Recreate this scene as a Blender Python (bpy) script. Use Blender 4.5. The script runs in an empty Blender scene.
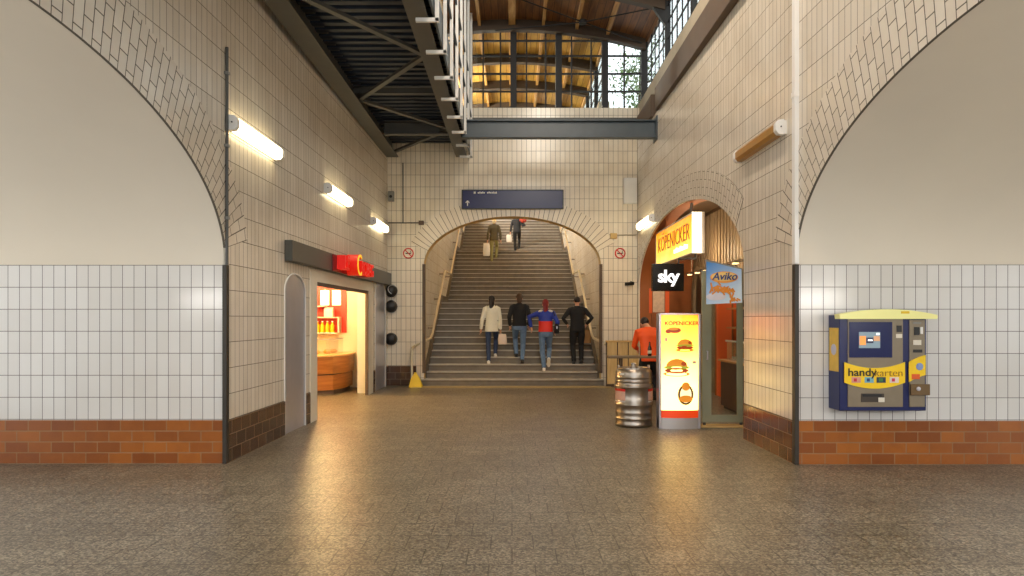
import bpy, bmesh, math, random
from mathutils import Vector, Matrix, Euler
from mathutils.geometry import tessellate_polygon
random.seed(7)
PI = math.pi
S = bpy.context.scene
COL = S.collection

# ------------------------------------------------------------------ helpers
def link(o):
    COL.objects.link(o); return o

def tag(o, label=None, cat=None, group=None, kind=None):
    if label: o['label'] = label
    if cat: o['category'] = cat
    if group: o['group'] = group
    if kind: o['kind'] = kind
    return o

def thing(name, label, cat, loc=(0, 0, 0), group=None):
    o = bpy.data.objects.new(name, None)
    o.empty_display_size = .1
    link(o); o.location = loc
    o['_base'] = list(loc)
    return tag(o, label, cat, group)

def base_of(o):
    v = Vector((0, 0, 0))
    while o is not None:
        v += o.location; o = o.parent
    return v

def obj(name, bm, mats, parent=None, sharp=35, bevel=0, base=None):
    """link a bmesh (authored in world space) as ONE mesh object under parent"""
    off = base_of(parent) if parent is not None else (Vector(base) if base else Vector((0, 0, 0)))
    bmesh.ops.translate(bm, verts=bm.verts, vec=-off)
    bmesh.ops.remove_doubles(bm, verts=bm.verts, dist=1e-5)
    if not bm.loops.layers.uv.active:
        pass
    me = bpy.data.meshes.new(name)
    bm.to_mesh(me); bm.free()
    for m in (mats if isinstance(mats, (list, tuple)) else [mats]):
        me.materials.append(m)
    for p in me.polygons: p.use_smooth = True
    me.set_sharp_from_angle(angle=math.radians(sharp))
    o = bpy.data.objects.new(name, me); link(o)
    if parent is not None: o.parent = parent
    elif base: o.location = base
    if bevel:
        b = o.modifiers.new('Bevel', 'BEVEL'); b.width = bevel; b.segments = 2; b.limit_method = 'ANGLE'
        b.harden_normals = False
    return o

def struct(name, bm, mats, **k):
    o = obj(name, bm, mats, **k); o['kind'] = 'structure'; return o

def NB():
    return bmesh.new()

def box(bm, x0, x1, y0, y1, z0, z1, mi=0):
    vs = [bm.verts.new((x, y, z)) for x in (x0, x1) for y in (y0, y1) for z in (z0, z1)]
    fs = []
    for f in ((0, 1, 3, 2), (4, 6, 7, 5), (0, 4, 5, 1), (2, 3, 7, 6), (0, 2, 6, 4), (1, 5, 7, 3)):
        q = bm.faces.new([vs[i] for i in f]); q.material_index = mi; fs.append(q)
    return vs

def obox(bm, c, ax, half, mi=0):
    """oriented box: centre, three axes, half sizes"""
    c = Vector(c); ax = [Vector(a).normalized() for a in ax]
    vs = [bm.verts.new(c + ax[0]*sx*half[0] + ax[1]*sy*half[1] + ax[2]*sz*half[2]) for sx in (-1, 1) for sy in (-1, 1) for sz in (-1, 1)]
    for f in ((0, 1, 3, 2), (4, 6, 7, 5), (0, 4, 5, 1), (2, 3, 7, 6), (0, 2, 6, 4), (1, 5, 7, 3)):
        bm.faces.new([vs[i] for i in f]).material_index = mi
    return vs

def bar(bm, p, q, w, h, up=(0, 0, 1), mi=0):
    p, q = Vector(p), Vector(q); d = q - p; L = d.length; d.normalize()
    up = Vector(up)
    s = d.cross(up)
    if s.length < 1e-4: s = d.cross(Vector((1, 0, 0)))
    s.normalize(); u = s.cross(d).normalized()
    obox(bm, (p + q)/2, (d, s, u), (L/2, w/2, h/2), mi)

def frame_dirs(pts):
    ds = []
    for i in range(len(pts)):
        a = pts[max(i-1, 0)]; b = pts[min(i+1, len(pts)-1)]
        ds.append((b - a).normalized())
    return ds

def tube(bm, pts, r, seg=10, mi=0, cap=True):
    pts = [Vector(p) for p in pts]
    rs = r if isinstance(r, (list, tuple)) else [r]*len(pts)
    ds = frame_dirs(pts)
    n = ds[0].orthogonal().normalized()
    rings = []
    for p, d, rr in zip(pts, ds, rs):
        n = (n - d*n.dot(d))
        n = n.normalized() if n.length > 1e-6 else d.orthogonal().normalized()
        b = d.cross(n)
        rx, ry = rr if isinstance(rr, tuple) else (rr, rr)
        rings.append([bm.verts.new(p + n*math.cos(2*PI*k/seg)*rx + b*math.sin(2*PI*k/seg)*ry) for k in range(seg)])
    for a, b in zip(rings, rings[1:]):
        for k in range(seg):
            bm.faces.new((a[k], a[(k+1) % seg], b[(k+1) % seg], b[k])).material_index = mi
    if cap:
        bm.faces.new(list(reversed(rings[0]))).material_index = mi
        bm.faces.new(rings[-1]).material_index = mi

def lathe(bm, prof, c=(0, 0, 0), axis='Z', seg=32, mi=0, cap=True, mis=None):
    """prof: list of (r, h) along axis"""
    c = Vector(c)
    def P(r, h, a):
        x, y = r*math.cos(a), r*math.sin(a)
        return c + (Vector((x, y, h)) if axis == 'Z' else Vector((x, -h, y)) if axis == '-Y' else Vector((h, x, y)))
    rings = [[bm.verts.new(P(max(r, 1e-4), h, 2*PI*k/seg)) for k in range(seg)] for r, h in prof]
    for i, (a, b) in enumerate(zip(rings, rings[1:])):
        for k in range(seg):
            f = bm.faces.new((a[k], a[(k+1) % seg], b[(k+1) % seg], b[k]))
            f.material_index = mis[i] if mis else mi
    if cap:
        bm.faces.new(list(reversed(rings[0]))).material_index = mis[0] if mis else mi
        bm.faces.new(rings[-1]).material_index = mis[-1] if mis else mi

def ellipsoid(bm, c, r, seg=16, rings=10, rot=None):
    c = Vector(c)
    res = bmesh.ops.create_uvsphere(bm, u_segments=seg, v_segments=rings, radius=1)
    M = Matrix.Translation(c) @ ((rot.to_matrix().to_4x4()) if rot else Matrix.Identity(4)) @ Matrix.Diagonal((r[0], r[1], r[2], 1))
    bmesh.ops.transform(bm, matrix=M, verts=res['verts'])

def prism(bm, outline, fn, d0, d1, mi=0, mi_side=None):
    """outline 2D (u,v); fn(u,v,d)->Vector; closed slab between depths d0,d1"""
    a = [bm.verts.new(fn(u, v, d0)) for u, v in outline]
    b = [bm.verts.new(fn(u, v, d1)) for u, v in outline]
    n = len(a)
    tris = tessellate_polygon([[Vector((u, v, 0)) for u, v in outline]])
    for t in tris:
        bm.faces.new([a[i] for i in t]).material_index = mi
        bm.faces.new([b[i] for i in reversed(t)]).material_index = mi
    ms = mi if mi_side is None else mi_side
    for i in range(n):
        j = (i+1) % n
        bm.faces.new((a[i], a[j], b[j], b[i])).material_index = ms
    bmesh.ops.recalc_face_normals(bm, faces=bm.faces)

def wall_slab(outer, holes, fn, depth, mi_front=0, mi_rim=1, mi_back=0):
    """thick wall with openings; UV = (u,v) metres on the face, (arc,depth) on the rims"""
    bm = bmesh.new(); uv = bm.loops.layers.uv.new('UVMap')
    loops = [outer] + holes
    allp = [p for l in loops for p in l]
    A = [bm.verts.new(fn(u, v, 0)) for u, v in allp]
    B = [bm.verts.new(fn(u, v, depth)) for u, v in allp]
    tris = tessellate_polygon([[Vector((u, v, 0)) for u, v in l] for l in loops])
    for t in tris:
        for V, m in ((A, mi_front), (B, mi_back)):
            try: f = bm.faces.new([V[i] for i in t])
            except ValueError: continue
            f.material_index = m
            for lp in f.loops:
                k = V.index(lp.vert); lp[uv].uv = (allp[k][0], allp[k][1] - .473)
    s = 0
    for l in loops:
        n = len(l); arc = 0
        for i in range(n):
            j = (i+1) % n
            L = (Vector(l[j]) - Vector(l[i])).length
            f = bm.faces.new((A[s+i], A[s+j], B[s+j], B[s+i])); f.material_index = mi_rim
            for lp, c in zip(f.loops, ((arc, 0), (arc+L, 0), (arc+L, depth), (arc, depth))): lp[uv].uv = c
            arc += L
        s += n
    bmesh.ops.recalc_face_normals(bm, faces=bm.faces)
    return bm

def ubox(bm, x0, x1, y0, y1, z0, z1, mi=0):
    """box with metric UVs"""
    uv = bm.loops.layers.uv.active or bm.loops.layers.uv.new('UVMap')
    n0 = len(bm.faces)
    box(bm, x0, x1, y0, y1, z0, z1, mi)
    bm.faces.ensure_lookup_table()
    for f in bm.faces[n0:]:
        f.normal_update(); n = f.normal
        for lp in f.loops:
            c = lp.vert.co
            lp[uv].uv = (c.y, c.z) if abs(n.x) > .7 else (c.x, c.z) if abs(n.y) > .7 else (c.x, c.y)

def text_bm(s, size, ext=.004, align='CENTER', bold=0, shear=0, xs=1):
    cu = bpy.data.curves.new('tmp', 'FONT'); cu.body = s; cu.size = size; cu.extrude = ext
    cu.align_x = align; cu.align_y = 'CENTER'; cu.offset = bold; cu.shear = shear; cu.resolution_u = 3
    o = bpy.data.objects.new('tmp', cu); link(o)
    dg = bpy.context.evaluated_depsgraph_get()
    me = bpy.data.meshes.new_from_object(o.evaluated_get(dg), depsgraph=dg)
    bpy.data.objects.remove(o); bpy.data.curves.remove(cu)
    bm = bmesh.new(); bm.from_mesh(me); bpy.data.meshes.remove(me)
    if xs != 1: bmesh.ops.scale(bm, vec=(xs, 1, 1), verts=bm.verts)
    return bm

def place(bm, o, right=(1, 0, 0), up=(0, 0, 1)):
    r = Vector(right).normalized(); u = Vector(up).normalized(); n = r.cross(u)
    M = Matrix(((r.x, u.x, n.x, o[0]), (r.y, u.y, n.y, o[1]), (r.z, u.z, n.z, o[2]), (0, 0, 0, 1)))
    bmesh.ops.transform(bm, matrix=M, verts=bm.verts); return bm

def join(bm, other):
    me = bpy.data.meshes.new('t'); other.to_mesh(me); other.free(); bm.from_mesh(me); bpy.data.meshes.remove(me)

def remesh(bm, vox=.012, smooth=4):
    me = bpy.data.meshes.new('t'); bm.to_mesh(me); bm.free()
    o = bpy.data.objects.new('t', me); link(o)
    m = o.modifiers.new('r', 'REMESH'); m.mode = 'VOXEL'; m.voxel_size = vox
    if smooth:
        s = o.modifiers.new('s', 'SMOOTH'); s.iterations = smooth; s.factor = .5
    dg = bpy.context.evaluated_depsgraph_get()
    me2 = bpy.data.meshes.new_from_object(o.evaluated_get(dg), depsgraph=dg)
    bpy.data.objects.remove(o); bpy.data.meshes.remove(me)
    out = bmesh.new(); out.from_mesh(me2); bpy.data.meshes.remove(me2)
    return out

def copy_tree(o, parent=None):
    kids = [c for c in bpy.data.objects if c.parent is o]
    c = o.copy(); link(c); c.parent = parent
    for k in kids: copy_tree(k, c)
    return c

# ------------------------------------------------------------------ materials
def nodes(name):
    m = bpy.data.materials.new(name); m.use_nodes = True
    nt = m.node_tree; return m, nt, nt.nodes, nt.links, nt.nodes['Principled BSDF']

def rgba(c):
    return (c[0], c[1], c[2], 1)

def hexc(r, g, b):
    f = lambda v: (v/255/12.92) if v/255 <= .04045 else ((v/255+.055)/1.055)**2.4
    return (f(r), f(g), f(b))

def plain(name, c, rough=.5, metal=0, var=.12, scale=9, bump=0, spec=.5, coat=0):
    m, nt, N, L, b = nodes(name)
    tc = N.new('ShaderNodeTexCoord'); nz = N.new('ShaderNodeTexNoise')
    nz.inputs['Scale'].default_value = scale; nz.inputs['Detail'].default_value = 5
    L.new(tc.outputs['Object'], nz.inputs['Vector'])
    mx = N.new('ShaderNodeMix'); mx.data_type = 'RGBA'
    mx.inputs['A'].default_value = rgba([v*(1-var) for v in c]); mx.inputs['B'].default_value = rgba([min(1, v*(1+var)) for v in c])
    L.new(nz.outputs['Fac'], mx.inputs['Factor']); L.new(mx.outputs['Result'], b.inputs['Base Color'])
    b.inputs['Roughness'].default_value = rough; b.inputs['Metallic'].default_value = metal
    b.inputs['Specular IOR Level'].default_value = spec
    if coat: b.inputs['Coat Weight'].default_value = coat; b.inputs['Coat Roughness'].default_value = .1
    if bump:
        bp = N.new('ShaderNodeBump'); bp.inputs['Strength'].default_value = bump; bp.inputs['Distance'].default_value = .01
        L.new(nz.outputs['Fac'], bp.inputs['Height']); L.new(bp.outputs['Normal'], b.inputs['Normal'])
    return m

def emit(name, c, strength, base=None):
    m, nt, N, L, b = nodes(name)
    b.inputs['Base Color'].default_value = rgba(base or c); b.inputs['Roughness'].default_value = .4
    b.inputs['Emission Color'].default_value = rgba(c); b.inputs['Emission Strength'].default_value = strength
    return m

def tiles(name, c1, c2, mortar, w, h, off=0., gap=.008, rough=.2, stain=(.55, .45, .32), stain_amt=.35, bump=.25, dirt=.8, freq=2):
    """tiles / bricks laid by metric UVs, with grime of its own shape"""
    m, nt, N, L, b = nodes(name)
    uv = N.new('ShaderNodeUVMap'); uv.uv_map = 'UVMap'
    br = N.new('ShaderNodeTexBrick'); br.offset = off; br.offset_frequency = freq
    br.inputs['Scale'].default_value = 1; br.inputs['Brick Width'].default_value = w; br.inputs['Row Height'].default_value = h
    br.inputs['Mortar Size'].default_value = gap/2; br.inputs['Mortar Smooth'].default_value = .1; br.inputs['Bias'].default_value = 0
    br.inputs['Color1'].default_value = rgba(c1); br.inputs['Color2'].default_value = rgba(c2); br.inputs['Mortar'].default_value = rgba(mortar)
    L.new(uv.outputs['UV'], br.inputs['Vector'])
    tc = N.new('ShaderNodeTexCoord')
    nz = N.new('ShaderNodeTexNoise'); nz.inputs['Scale'].default_value = dirt; nz.inputs['Detail'].default_value = 7; nz.inputs['Roughness'].default_value = .65
    L.new(tc.outputs['Object'], nz.inputs['Vector'])
    rp = N.new('ShaderNodeValToRGB'); rp.color_ramp.elements[0].position = .45; rp.color_ramp.elements[1].position = .8
    L.new(nz.outputs['Fac'], rp.inputs['Fac'])
    ml = N.new('ShaderNodeMath'); ml.operation = 'MULTIPLY'; ml.inputs[1].default_value = stain_amt
    L.new(rp.outputs['Color'], ml.inputs[0])
    mx = N.new('ShaderNodeMix'); mx.data_type = 'RGBA'; mx.blend_type = 'MULTIPLY'
    L.new(br.outputs['Color'], mx.inputs['A']); mx.inputs['B'].default_value = rgba(stain); L.new(ml.outputs[0], mx.inputs['Factor'])
    L.new(mx.outputs['Result'], b.inputs['Base Color'])
    ra = N.new('ShaderNodeMath'); ra.operation = 'MULTIPLY_ADD'; ra.inputs[1].default_value = .5; ra.inputs[2].default_value = rough
    L.new(br.outputs['Fac'], ra.inputs[0]); L.new(ra.outputs[0], b.inputs['Roughness'])
    bp = N.new('ShaderNodeBump'); bp.inputs['Strength'].default_value = bump; bp.inputs['Distance'].default_value = .004; bp.invert = True
    L.new(br.outputs['Fac'], bp.inputs['Height'])
    L.new(bp.outputs['Normal'], b.inputs['Normal'])
    return m

def wood(name, c1, c2, scale=(1, 12, 12), rough=.5, board=None):
    m, nt, N, L, b = nodes(name)
    tc = N.new('ShaderNodeTexCoord'); mp = N.new('ShaderNodeMapping'); mp.inputs['Scale'].default_value = scale
    nz = N.new('ShaderNodeTexNoise'); nz.inputs['Scale'].default_value = 2.5; nz.inputs['Detail'].default_value = 7; nz.inputs['Distortion'].default_value = .6
    L.new(tc.outputs['Object'], mp.inputs['Vector']); L.new(mp.outputs['Vector'], nz.inputs['Vector'])
    cr = N.new('ShaderNodeValToRGB')
    cr.color_ramp.elements[0].position = .3; cr.color_ramp.elements[1].position = .72
    cr.color_ramp.elements[0].color = rgba(c1); cr.color_ramp.elements[1].color = rgba(c2)
    L.new(nz.outputs['Fac'], cr.inputs['Fac'])
    out = cr.outputs['Color']
    if board:
        br = N.new('ShaderNodeTexBrick'); br.offset = .37
        br.inputs['Scale'].default_value = 1; br.inputs['Brick Width'].default_value = board[0]; br.inputs['Row Height'].default_value = board[1]
        br.inputs['Mortar Size'].default_value = .006
        br.inputs['Color1'].default_value = (1, 1, 1, 1); br.inputs['Color2'].default_value = (.72, .72, .72, 1); br.inputs['Mortar'].default_value = (.15, .12, .1, 1)
        mp2 = N.new('ShaderNodeMapping'); mp2.inputs['Rotation'].default_value = board[2]
        L.new(tc.outputs['Object'], mp2.inputs['Vector']); L.new(mp2.outputs['Vector'], br.inputs['Vector'])
        mx = N.new('ShaderNodeMix'); mx.data_type = 'RGBA'; mx.blend_type = 'MULTIPLY'; mx.inputs['Factor'].default_value = 1
        L.new(out, mx.inputs['A']); L.new(br.outputs['Color'], mx.inputs['B']); out = mx.outputs['Result']
    L.new(out, b.inputs['Base Color']); b.inputs['Roughness'].default_value = rough
    return m

def glass(name, tint=(.95, .98, .97), gloss=.08):
    m, nt, N, L, b = nodes(name)
    N.remove(b); out = N['Material Output']
    t = N.new('ShaderNodeBsdfTransparent'); t.inputs['Color'].default_value = rgba(tint)
    g = N.new('ShaderNodeBsdfGlossy'); g.inputs['Roughness'].default_value = .02
    fr = N.new('ShaderNodeLayerWeight'); fr.inputs['Blend'].default_value = .25
    ml = N.new('ShaderNodeMath'); ml.operation = 'MULTIPLY_ADD'; ml.inputs[1].default_value = .35; ml.inputs[2].default_value = gloss*.4
    L.new(fr.outputs['Fresnel'], ml.inputs[0])
    mx = N.new('ShaderNodeMixShader'); L.new(ml.outputs[0], mx.inputs['Fac']); L.new(t.outputs[0], mx.inputs[1]); L.new(g.outputs[0], mx.inputs[2])
    L.new(mx.outputs[0], out.inputs['Surface']); return m

def floor_mat():
    m, nt, N, L, b = nodes('speckled_stone_floor')
    tc = N.new('ShaderNodeTexCoord')
    v = N.new('ShaderNodeTexVoronoi'); v.inputs['Scale'].default_value = 75
    L.new(tc.outputs['Object'], v.inputs['Vector'])
    cr = N.new('ShaderNodeValToRGB'); e = cr.color_ramp.elements
    e[0].position = .0; e[0].color = rgba(hexc(80, 72, 58)); e[1].position = 1; e[1].color = rgba(hexc(176, 165, 142))
    x = e.new(.5); x.color = rgba(hexc(126, 115, 96))
    sp = N.new('ShaderNodeSeparateColor'); L.new(v.outputs['Color'], sp.inputs['Color']); L.new(sp.outputs['Red'], cr.inputs['Fac'])
    nz = N.new('ShaderNodeTexNoise'); nz.inputs['Scale'].default_value = 1.1; nz.inputs['Detail'].default_value = 8; nz.inputs['Roughness'].default_value = .7
    L.new(tc.outputs['Object'], nz.inputs['Vector'])
    r2 = N.new('ShaderNodeValToRGB'); r2.color_ramp.elements[0].position = .3; r2.color_ramp.elements[0].color = (.66, .64, .6, 1); r2.color_ramp.elements[1].position = .7; r2.color_ramp.elements[1].color = (1, 1, 1, 1)
    L.new(nz.outputs['Fac'], r2.inputs['Fac'])
    mx = N.new('ShaderNodeMix'); mx.data_type = 'RGBA'; mx.blend_type = 'MULTIPLY'; mx.inputs['Factor'].default_value = 1
    L.new(cr.outputs['Color'], mx.inputs['A']); L.new(r2.outputs['Color'], mx.inputs['B'])
    br = N.new('ShaderNodeTexBrick'); br.offset = .5
    br.inputs['Scale'].default_value = 1; br.inputs['Brick Width'].default_value = .3; br.inputs['Row Height'].default_value = .3
    br.inputs['Mortar Size'].default_value = .005; br.inputs['Mortar Smooth'].default_value = .2
    br.inputs['Color1'].default_value = (1, 1, 1, 1); br.inputs['Color2'].default_value = (.82, .81, .8, 1); br.inputs['Mortar'].default_value = (.36, .34, .31, 1)
    L.new(tc.outputs['Object'], br.inputs['Vector'])
    m2 = N.new('ShaderNodeMix'); m2.data_type = 'RGBA'; m2.blend_type = 'MULTIPLY'; m2.inputs['Factor'].default_value = 1
    L.new(mx.outputs['Result'], m2.inputs['A']); L.new(br.outputs['Color'], m2.inputs['B'])
    L.new(m2.outputs['Result'], b.inputs['Base Color'])
    b.inputs['Roughness'].default_value = .36
    bp = N.new('ShaderNodeBump'); bp.inputs['Strength'].default_value = .12; bp.inputs['Distance'].default_value = .006
    n3 = N.new('ShaderNodeTexNoise'); n3.inputs['Scale'].default_value = 14; n3.inputs['Detail'].default_value = 4
    L.new(tc.outputs['Object'], n3.inputs['Vector'])
    L.new(n3.outputs['Fac'], bp.inputs['Height']); L.new(bp.outputs['Normal'], b.inputs['Normal'])
    return m

M = {}
M['floor'] = floor_mat()
M['tile'] = tiles('cream_wall_tile', hexc(228, 219, 203), hexc(218, 208, 190), hexc(104, 94, 80), .116, .29, rough=.22)
M['tile_back'] = tiles('cream_end_wall_tile', hexc(236, 227, 208), hexc(228, 217, 196), hexc(116, 104, 86), .116, .287, rough=.22)
M['tile_white'] = tiles('white_wall_tile', hexc(226, 224, 220), hexc(219, 216, 211), hexc(104, 98, 92), .127, .244, rough=.15, stain=(.8, .76, .7), stain_amt=.3, gap=.007)
M['vous'] = tiles('arch_tile', hexc(226, 217, 200), hexc(216, 205, 187), hexc(92, 84, 72), .25, .118, off=.5, gap=.011, rough=.22)
M['vous_long'] = tiles('long_arch_tile', hexc(236, 226, 204), hexc(226, 214, 192), hexc(112, 98, 78), .6, .118, off=0, gap=.013, rough=.22)
M['brick_orange'] = tiles('orange_glazed_brick', hexc(168, 98, 36), hexc(134, 72, 26), hexc(150, 112, 76), .255, .12, off=.5, gap=.012, rough=.28, dirt=3, stain=(.55, .45, .4), stain_amt=.5)
M['brick_dark'] = tiles('dark_brown_glazed_brick', hexc(86, 56, 34), hexc(62, 40, 26), hexc(128, 106, 80), .255, .155, off=.5, gap=.009, rough=.2, dirt=3, stain_amt=.3)
M['brick_reflect'] = tiles('dark_brick_orange_reflection', hexc(112, 66, 34), hexc(90, 50, 26), hexc(140, 108, 76), .255, .155, off=.5, gap=.009, rough=.2, dirt=3, stain_amt=.3)  # dark base brick with an orange reflection put into its colour
M['plaster'] = plain('cream_plaster', hexc(228, 219, 202), .85, var=.05, scale=1.2)
M['soffit'] = plain('warm_plaster', hexc(205, 172, 112), .8, var=.1, scale=3)
M['terracotta'] = plain('orange_brown_plaster', hexc(158, 92, 46), .7, var=.2, scale=4)
M['concrete'] = plain('pale_concrete', hexc(176, 164, 142), .8, var=.15, scale=4)
M['steel'] = plain('dark_painted_steel', hexc(74, 72, 66), .45, var=.2, scale=5)
M['steel_blue'] = plain('blue_grey_steel', hexc(66, 76, 82), .4, var=.2, scale=5)
M['deck'] = plain('dark_blue_deck_sheet', hexc(32, 41, 54), .5, var=.3, scale=6)
M['rust'] = plain('brown_painted_beam', hexc(92, 74, 58), .6, var=.2, scale=4)
M['black'] = plain('black_paint', hexc(24, 23, 22), .45)
M['frame'] = plain('black_window_steel', hexc(22, 20, 19), .6)
M['rib'] = plain('dark_roof_rib', hexc(70, 54, 38), .6)
M['roof_far'] = wood('roof_boards_lit_tone', hexc(176, 132, 50), hexc(214, 170, 78), (6, .6, 6), .55, board=(2.4, .16, (0, 0, PI/2)))  # far copy of the boards, brighter light put into an ochre colour
M['roof'] = wood('roof_boards_dim_tone', hexc(106, 64, 30), hexc(150, 98, 48), (6, .6, 6), .55, board=(2.4, .16, (0, 0, PI/2)))  # near copy of the boards, dimmer light put into a darker brown
M['purlin'] = wood('pale_roof_purlin', hexc(170, 120, 58), hexc(206, 160, 92), (10, 1, 10), .6)
M['white_metal'] = plain('white_painted_metal', hexc(222, 220, 214), .4, var=.05)
M['offwhite'] = plain('off_white_paint', hexc(226, 218, 200), .5, var=.06)
M['grey'] = plain('grey_paint', hexc(130, 128, 122), .5)
M['stainless'] = plain('brushed_stainless_steel', hexc(200, 198, 204), .3, metal=.65, var=.12, scale=4)
M['keg'] = plain('scuffed_keg_steel', hexc(168, 158, 146), .31, metal=1, var=.25, scale=9, bump=.15)
M['rail'] = plain('worn_brass_rail', hexc(214, 202, 170), .35, metal=.4, var=.15)
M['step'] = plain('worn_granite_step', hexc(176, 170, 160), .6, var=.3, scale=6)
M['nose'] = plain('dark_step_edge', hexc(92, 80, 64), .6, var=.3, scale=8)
M['riser'] = plain('dark_step_riser', hexc(116, 109, 98), .65, var=.3, scale=6)  # risers toned darker than the treads
M['glass'] = glass('clear_glass')
M['tube_on'] = emit('lit_fluorescent_diffuser', (1, .84, .5), 9.0)
M['tube_off'] = plain('amber_unlit_diffuser', hexc(176, 128, 58), .3, var=.15)
M['navy'] = plain('navy_blue_paint', hexc(16, 28, 84), .35, var=.08)
M['red'] = plain('red_paint', hexc(206, 30, 22), .4, var=.05)
M['orange'] = plain('orange_paint', hexc(226, 92, 24), .45, var=.08)
M['yellow'] = plain('yellow_plastic', hexc(232, 196, 24), .4, var=.06)
M['corner'] = plain('dark_corner_guard', hexc(50, 44, 36), .5)
M['white'] = plain('white_plastic', hexc(238, 236, 230), .4, var=.03)
# ------------------------------------------------------------------ layout
F = 690.0; HC = 1.6; HY = 319.0          # focal length in px, eye height, horizon row
YB = 16.6                                # end wall of the passage
def XL(y): return -3.17 + (y - 7.65)*.01955
def XR(y): return 3.12 - (y - 7.65)*.01117
def fL(d0=0):
    return lambda u, v, d: Vector((XL(u) - d - d0, u, v))
def fR(d0=0):
    return lambda u, v, d: Vector((XR(u) + d + d0, u, v))
def arc(c, a, zs, b, n=40, t0=0, t1=PI):
    return [(c + a*math.cos(t0 + (t1-t0)*i/n), zs + b*math.sin(t0 + (t1-t0)*i/n)) for i in range(n+1)]

LC, RC, AA, AB, ZS = 4.3, 4.25, 3.35, 1.55, 2.2      # big side arches: centre, half width, rise, springing
SC, SA, SB, SZ = 12.85, 3.62, 1.4, 2.3               # snack stall arch
def roof_z(x): return 8.77 - .045*x*x

# floor
bm = NB()
box(bm, -9, 9, -4, 16.5, -.25, 0)
box(bm, -6.4, -3.0, 16.5, 16.75, -.25, 0); box(bm, 3.02, 4.7, 16.5, 16.75, -.25, 0)
box(bm, -3.0, 3.02, 16.5, 16.7, -.25, -.002)
struct('floor', bm, M['floor'])
bm = NB(); box(bm, -2.34, 2.34, 16.02, 16.46, -.02, .006)
struct('trim_1', bm, plain('pale_threshold_slab', hexc(176, 156, 112), .5, var=.2, scale=8), bevel=.002)

# corridor walls -----------------------------------------------------------
def arch_notch(c, a, zs, b, n=40):
    """from far foot over the crown to the near foot"""
    return [(c + a, 0)] + arc(c, a, zs, b, n) + [(c - a, 0)]

D0, D1, DZ = 10.95, 14.55, 2.19          # bakery opening
n1 = (9.5, 10.40, 2.0); n2 = (15.22, 16.36, 2.15)
def niche(y0, y1, z):
    c = (y0+y1)/2; a = (y1-y0)/2
    return [(y1, 0)] + arc(c, a, z, a*.55, 16) + [(y0, 0)]
outer = [(-1, 0)] + list(reversed(arch_notch(LC, AA + .012, ZS, AB + .012))) + list(reversed(niche(*n1))) + [(D0 - .25, 0), (D0 - .25, DZ + .12), (D1 + .3, DZ + .12), (D1 + .3, 0)] + list(reversed(niche(*n2))) + [(YB + .1, 0), (YB + .1, 6.8), (-1, 6.8)]
struct('wall_left', wall_slab(outer, [], fL(), .3), [M['tile'], M['offwhite']])
outer = [(-1, 0)] + list(reversed(arch_notch(RC, AA + .012, ZS, AB + .012))) + list(reversed(arch_notch(SC, SA, SZ, SB))) + [(YB + .1, 0), (YB + .1, 5.95), (-1, 5.95)]
struct('wall_right', wall_slab(outer, [], fR(), .3), [M['tile'], M['offwhite']])

# dark brick bases of the corridor walls
def base_run(name, fX, sgn, spans, mat, h=.47):
    bm = NB(); uv = bm.loops.layers.uv.new('UVMap')
    for y0, y1 in spans:
        c = []
        for y in (y0, y1):
            for dx in (.0, .022):
                for z in (0, h):
                    c.append(bm.verts.new((fX(y) + sgn*(dx - .01), y, z)))
        for f in ((0, 1, 3, 2), (4, 6, 7, 5), (0, 4, 5, 1), (2, 3, 7, 6), (0, 2, 6, 4), (1, 5, 7, 3)):
            q = bm.faces.new([c[i] for i in f])
            for lp in q.loops: lp[uv].uv = (lp.vert.co.y, lp.vert.co.z)
    bmesh.ops.recalc_face_normals(bm, faces=bm.faces)
    struct(name, bm, mat)
base_run('baseboard_left', XL, 1, [(LC + AA + .03, 9.5), (10.42, 10.62), (14.95, 15.2), (16.38, 16.55), (-1, LC - AA - .02)], M['brick_dark'])
base_run('baseboard_right', XR, -1, [(RC + AA + .03, 9.22), (-1, RC - AA - .02)], M['brick_reflect'])

# radial tile bands round the arches (slightly proud of the wall)
def vband(name, c, a, zs, b, w, fn, t0, t1, proud=.006, n=72, mat=None):
    bm = NB(); uv = bm.loops.layers.uv.new('UVMap')
    rows = []; s = 0; prev = None
    for i in range(n+1):
        t = t0 + (t1-t0)*i/n
        p = Vector((c + a*math.cos(t), zs + b*math.sin(t)))
        nrm = Vector((math.cos(t)/a, math.sin(t)/b)).normalized()
        q = p + nrm*w
        if prev is not None: s += ((p + q)/2 - prev).length
        prev = (p + q)/2
        rows.append((p, q, s))
    V = []
    for p, q, s in rows:
        V.append([bm.verts.new(fn(p.x, p.y, -proud)), bm.verts.new(fn(q.x, q.y, -proud)), bm.verts.new(fn(q.x, q.y, .02)), bm.verts.new(fn(p.x, p.y, .02))])
    for i in range(n):
        A, B = V[i], V[i+1]
        for k in range(4):
            f = bm.faces.new((A[k], A[(k+1) % 4], B[(k+1) % 4], B[k]))
            for lp in f.loops:
                ss = rows[i][2] if lp.vert in A else rows[i+1][2]
                kk = (A if lp.vert in A else B).index(lp.vert)
                lp[uv].uv = (.06 if kk in (0, 3) else w + .06, ss) if k == 0 else (.12, .06)
    bm.faces.new(V[0]); bm.faces.new(list(reversed(V[-1])))
    bmesh.ops.recalc_face_normals(bm, faces=bm.faces)
    return struct(name, bm, mat or M['vous'])
vband('trim_2', LC, AA, ZS, AB, .62, fL(), .12, PI*.98)
vband('trim_3', RC, AA, ZS, AB, .62, fR(), .12, PI*.98)
vband('trim_4', SC, SA, SZ, SB, .46, fR(), .42, PI-.42, mat=M['vous'])

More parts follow.
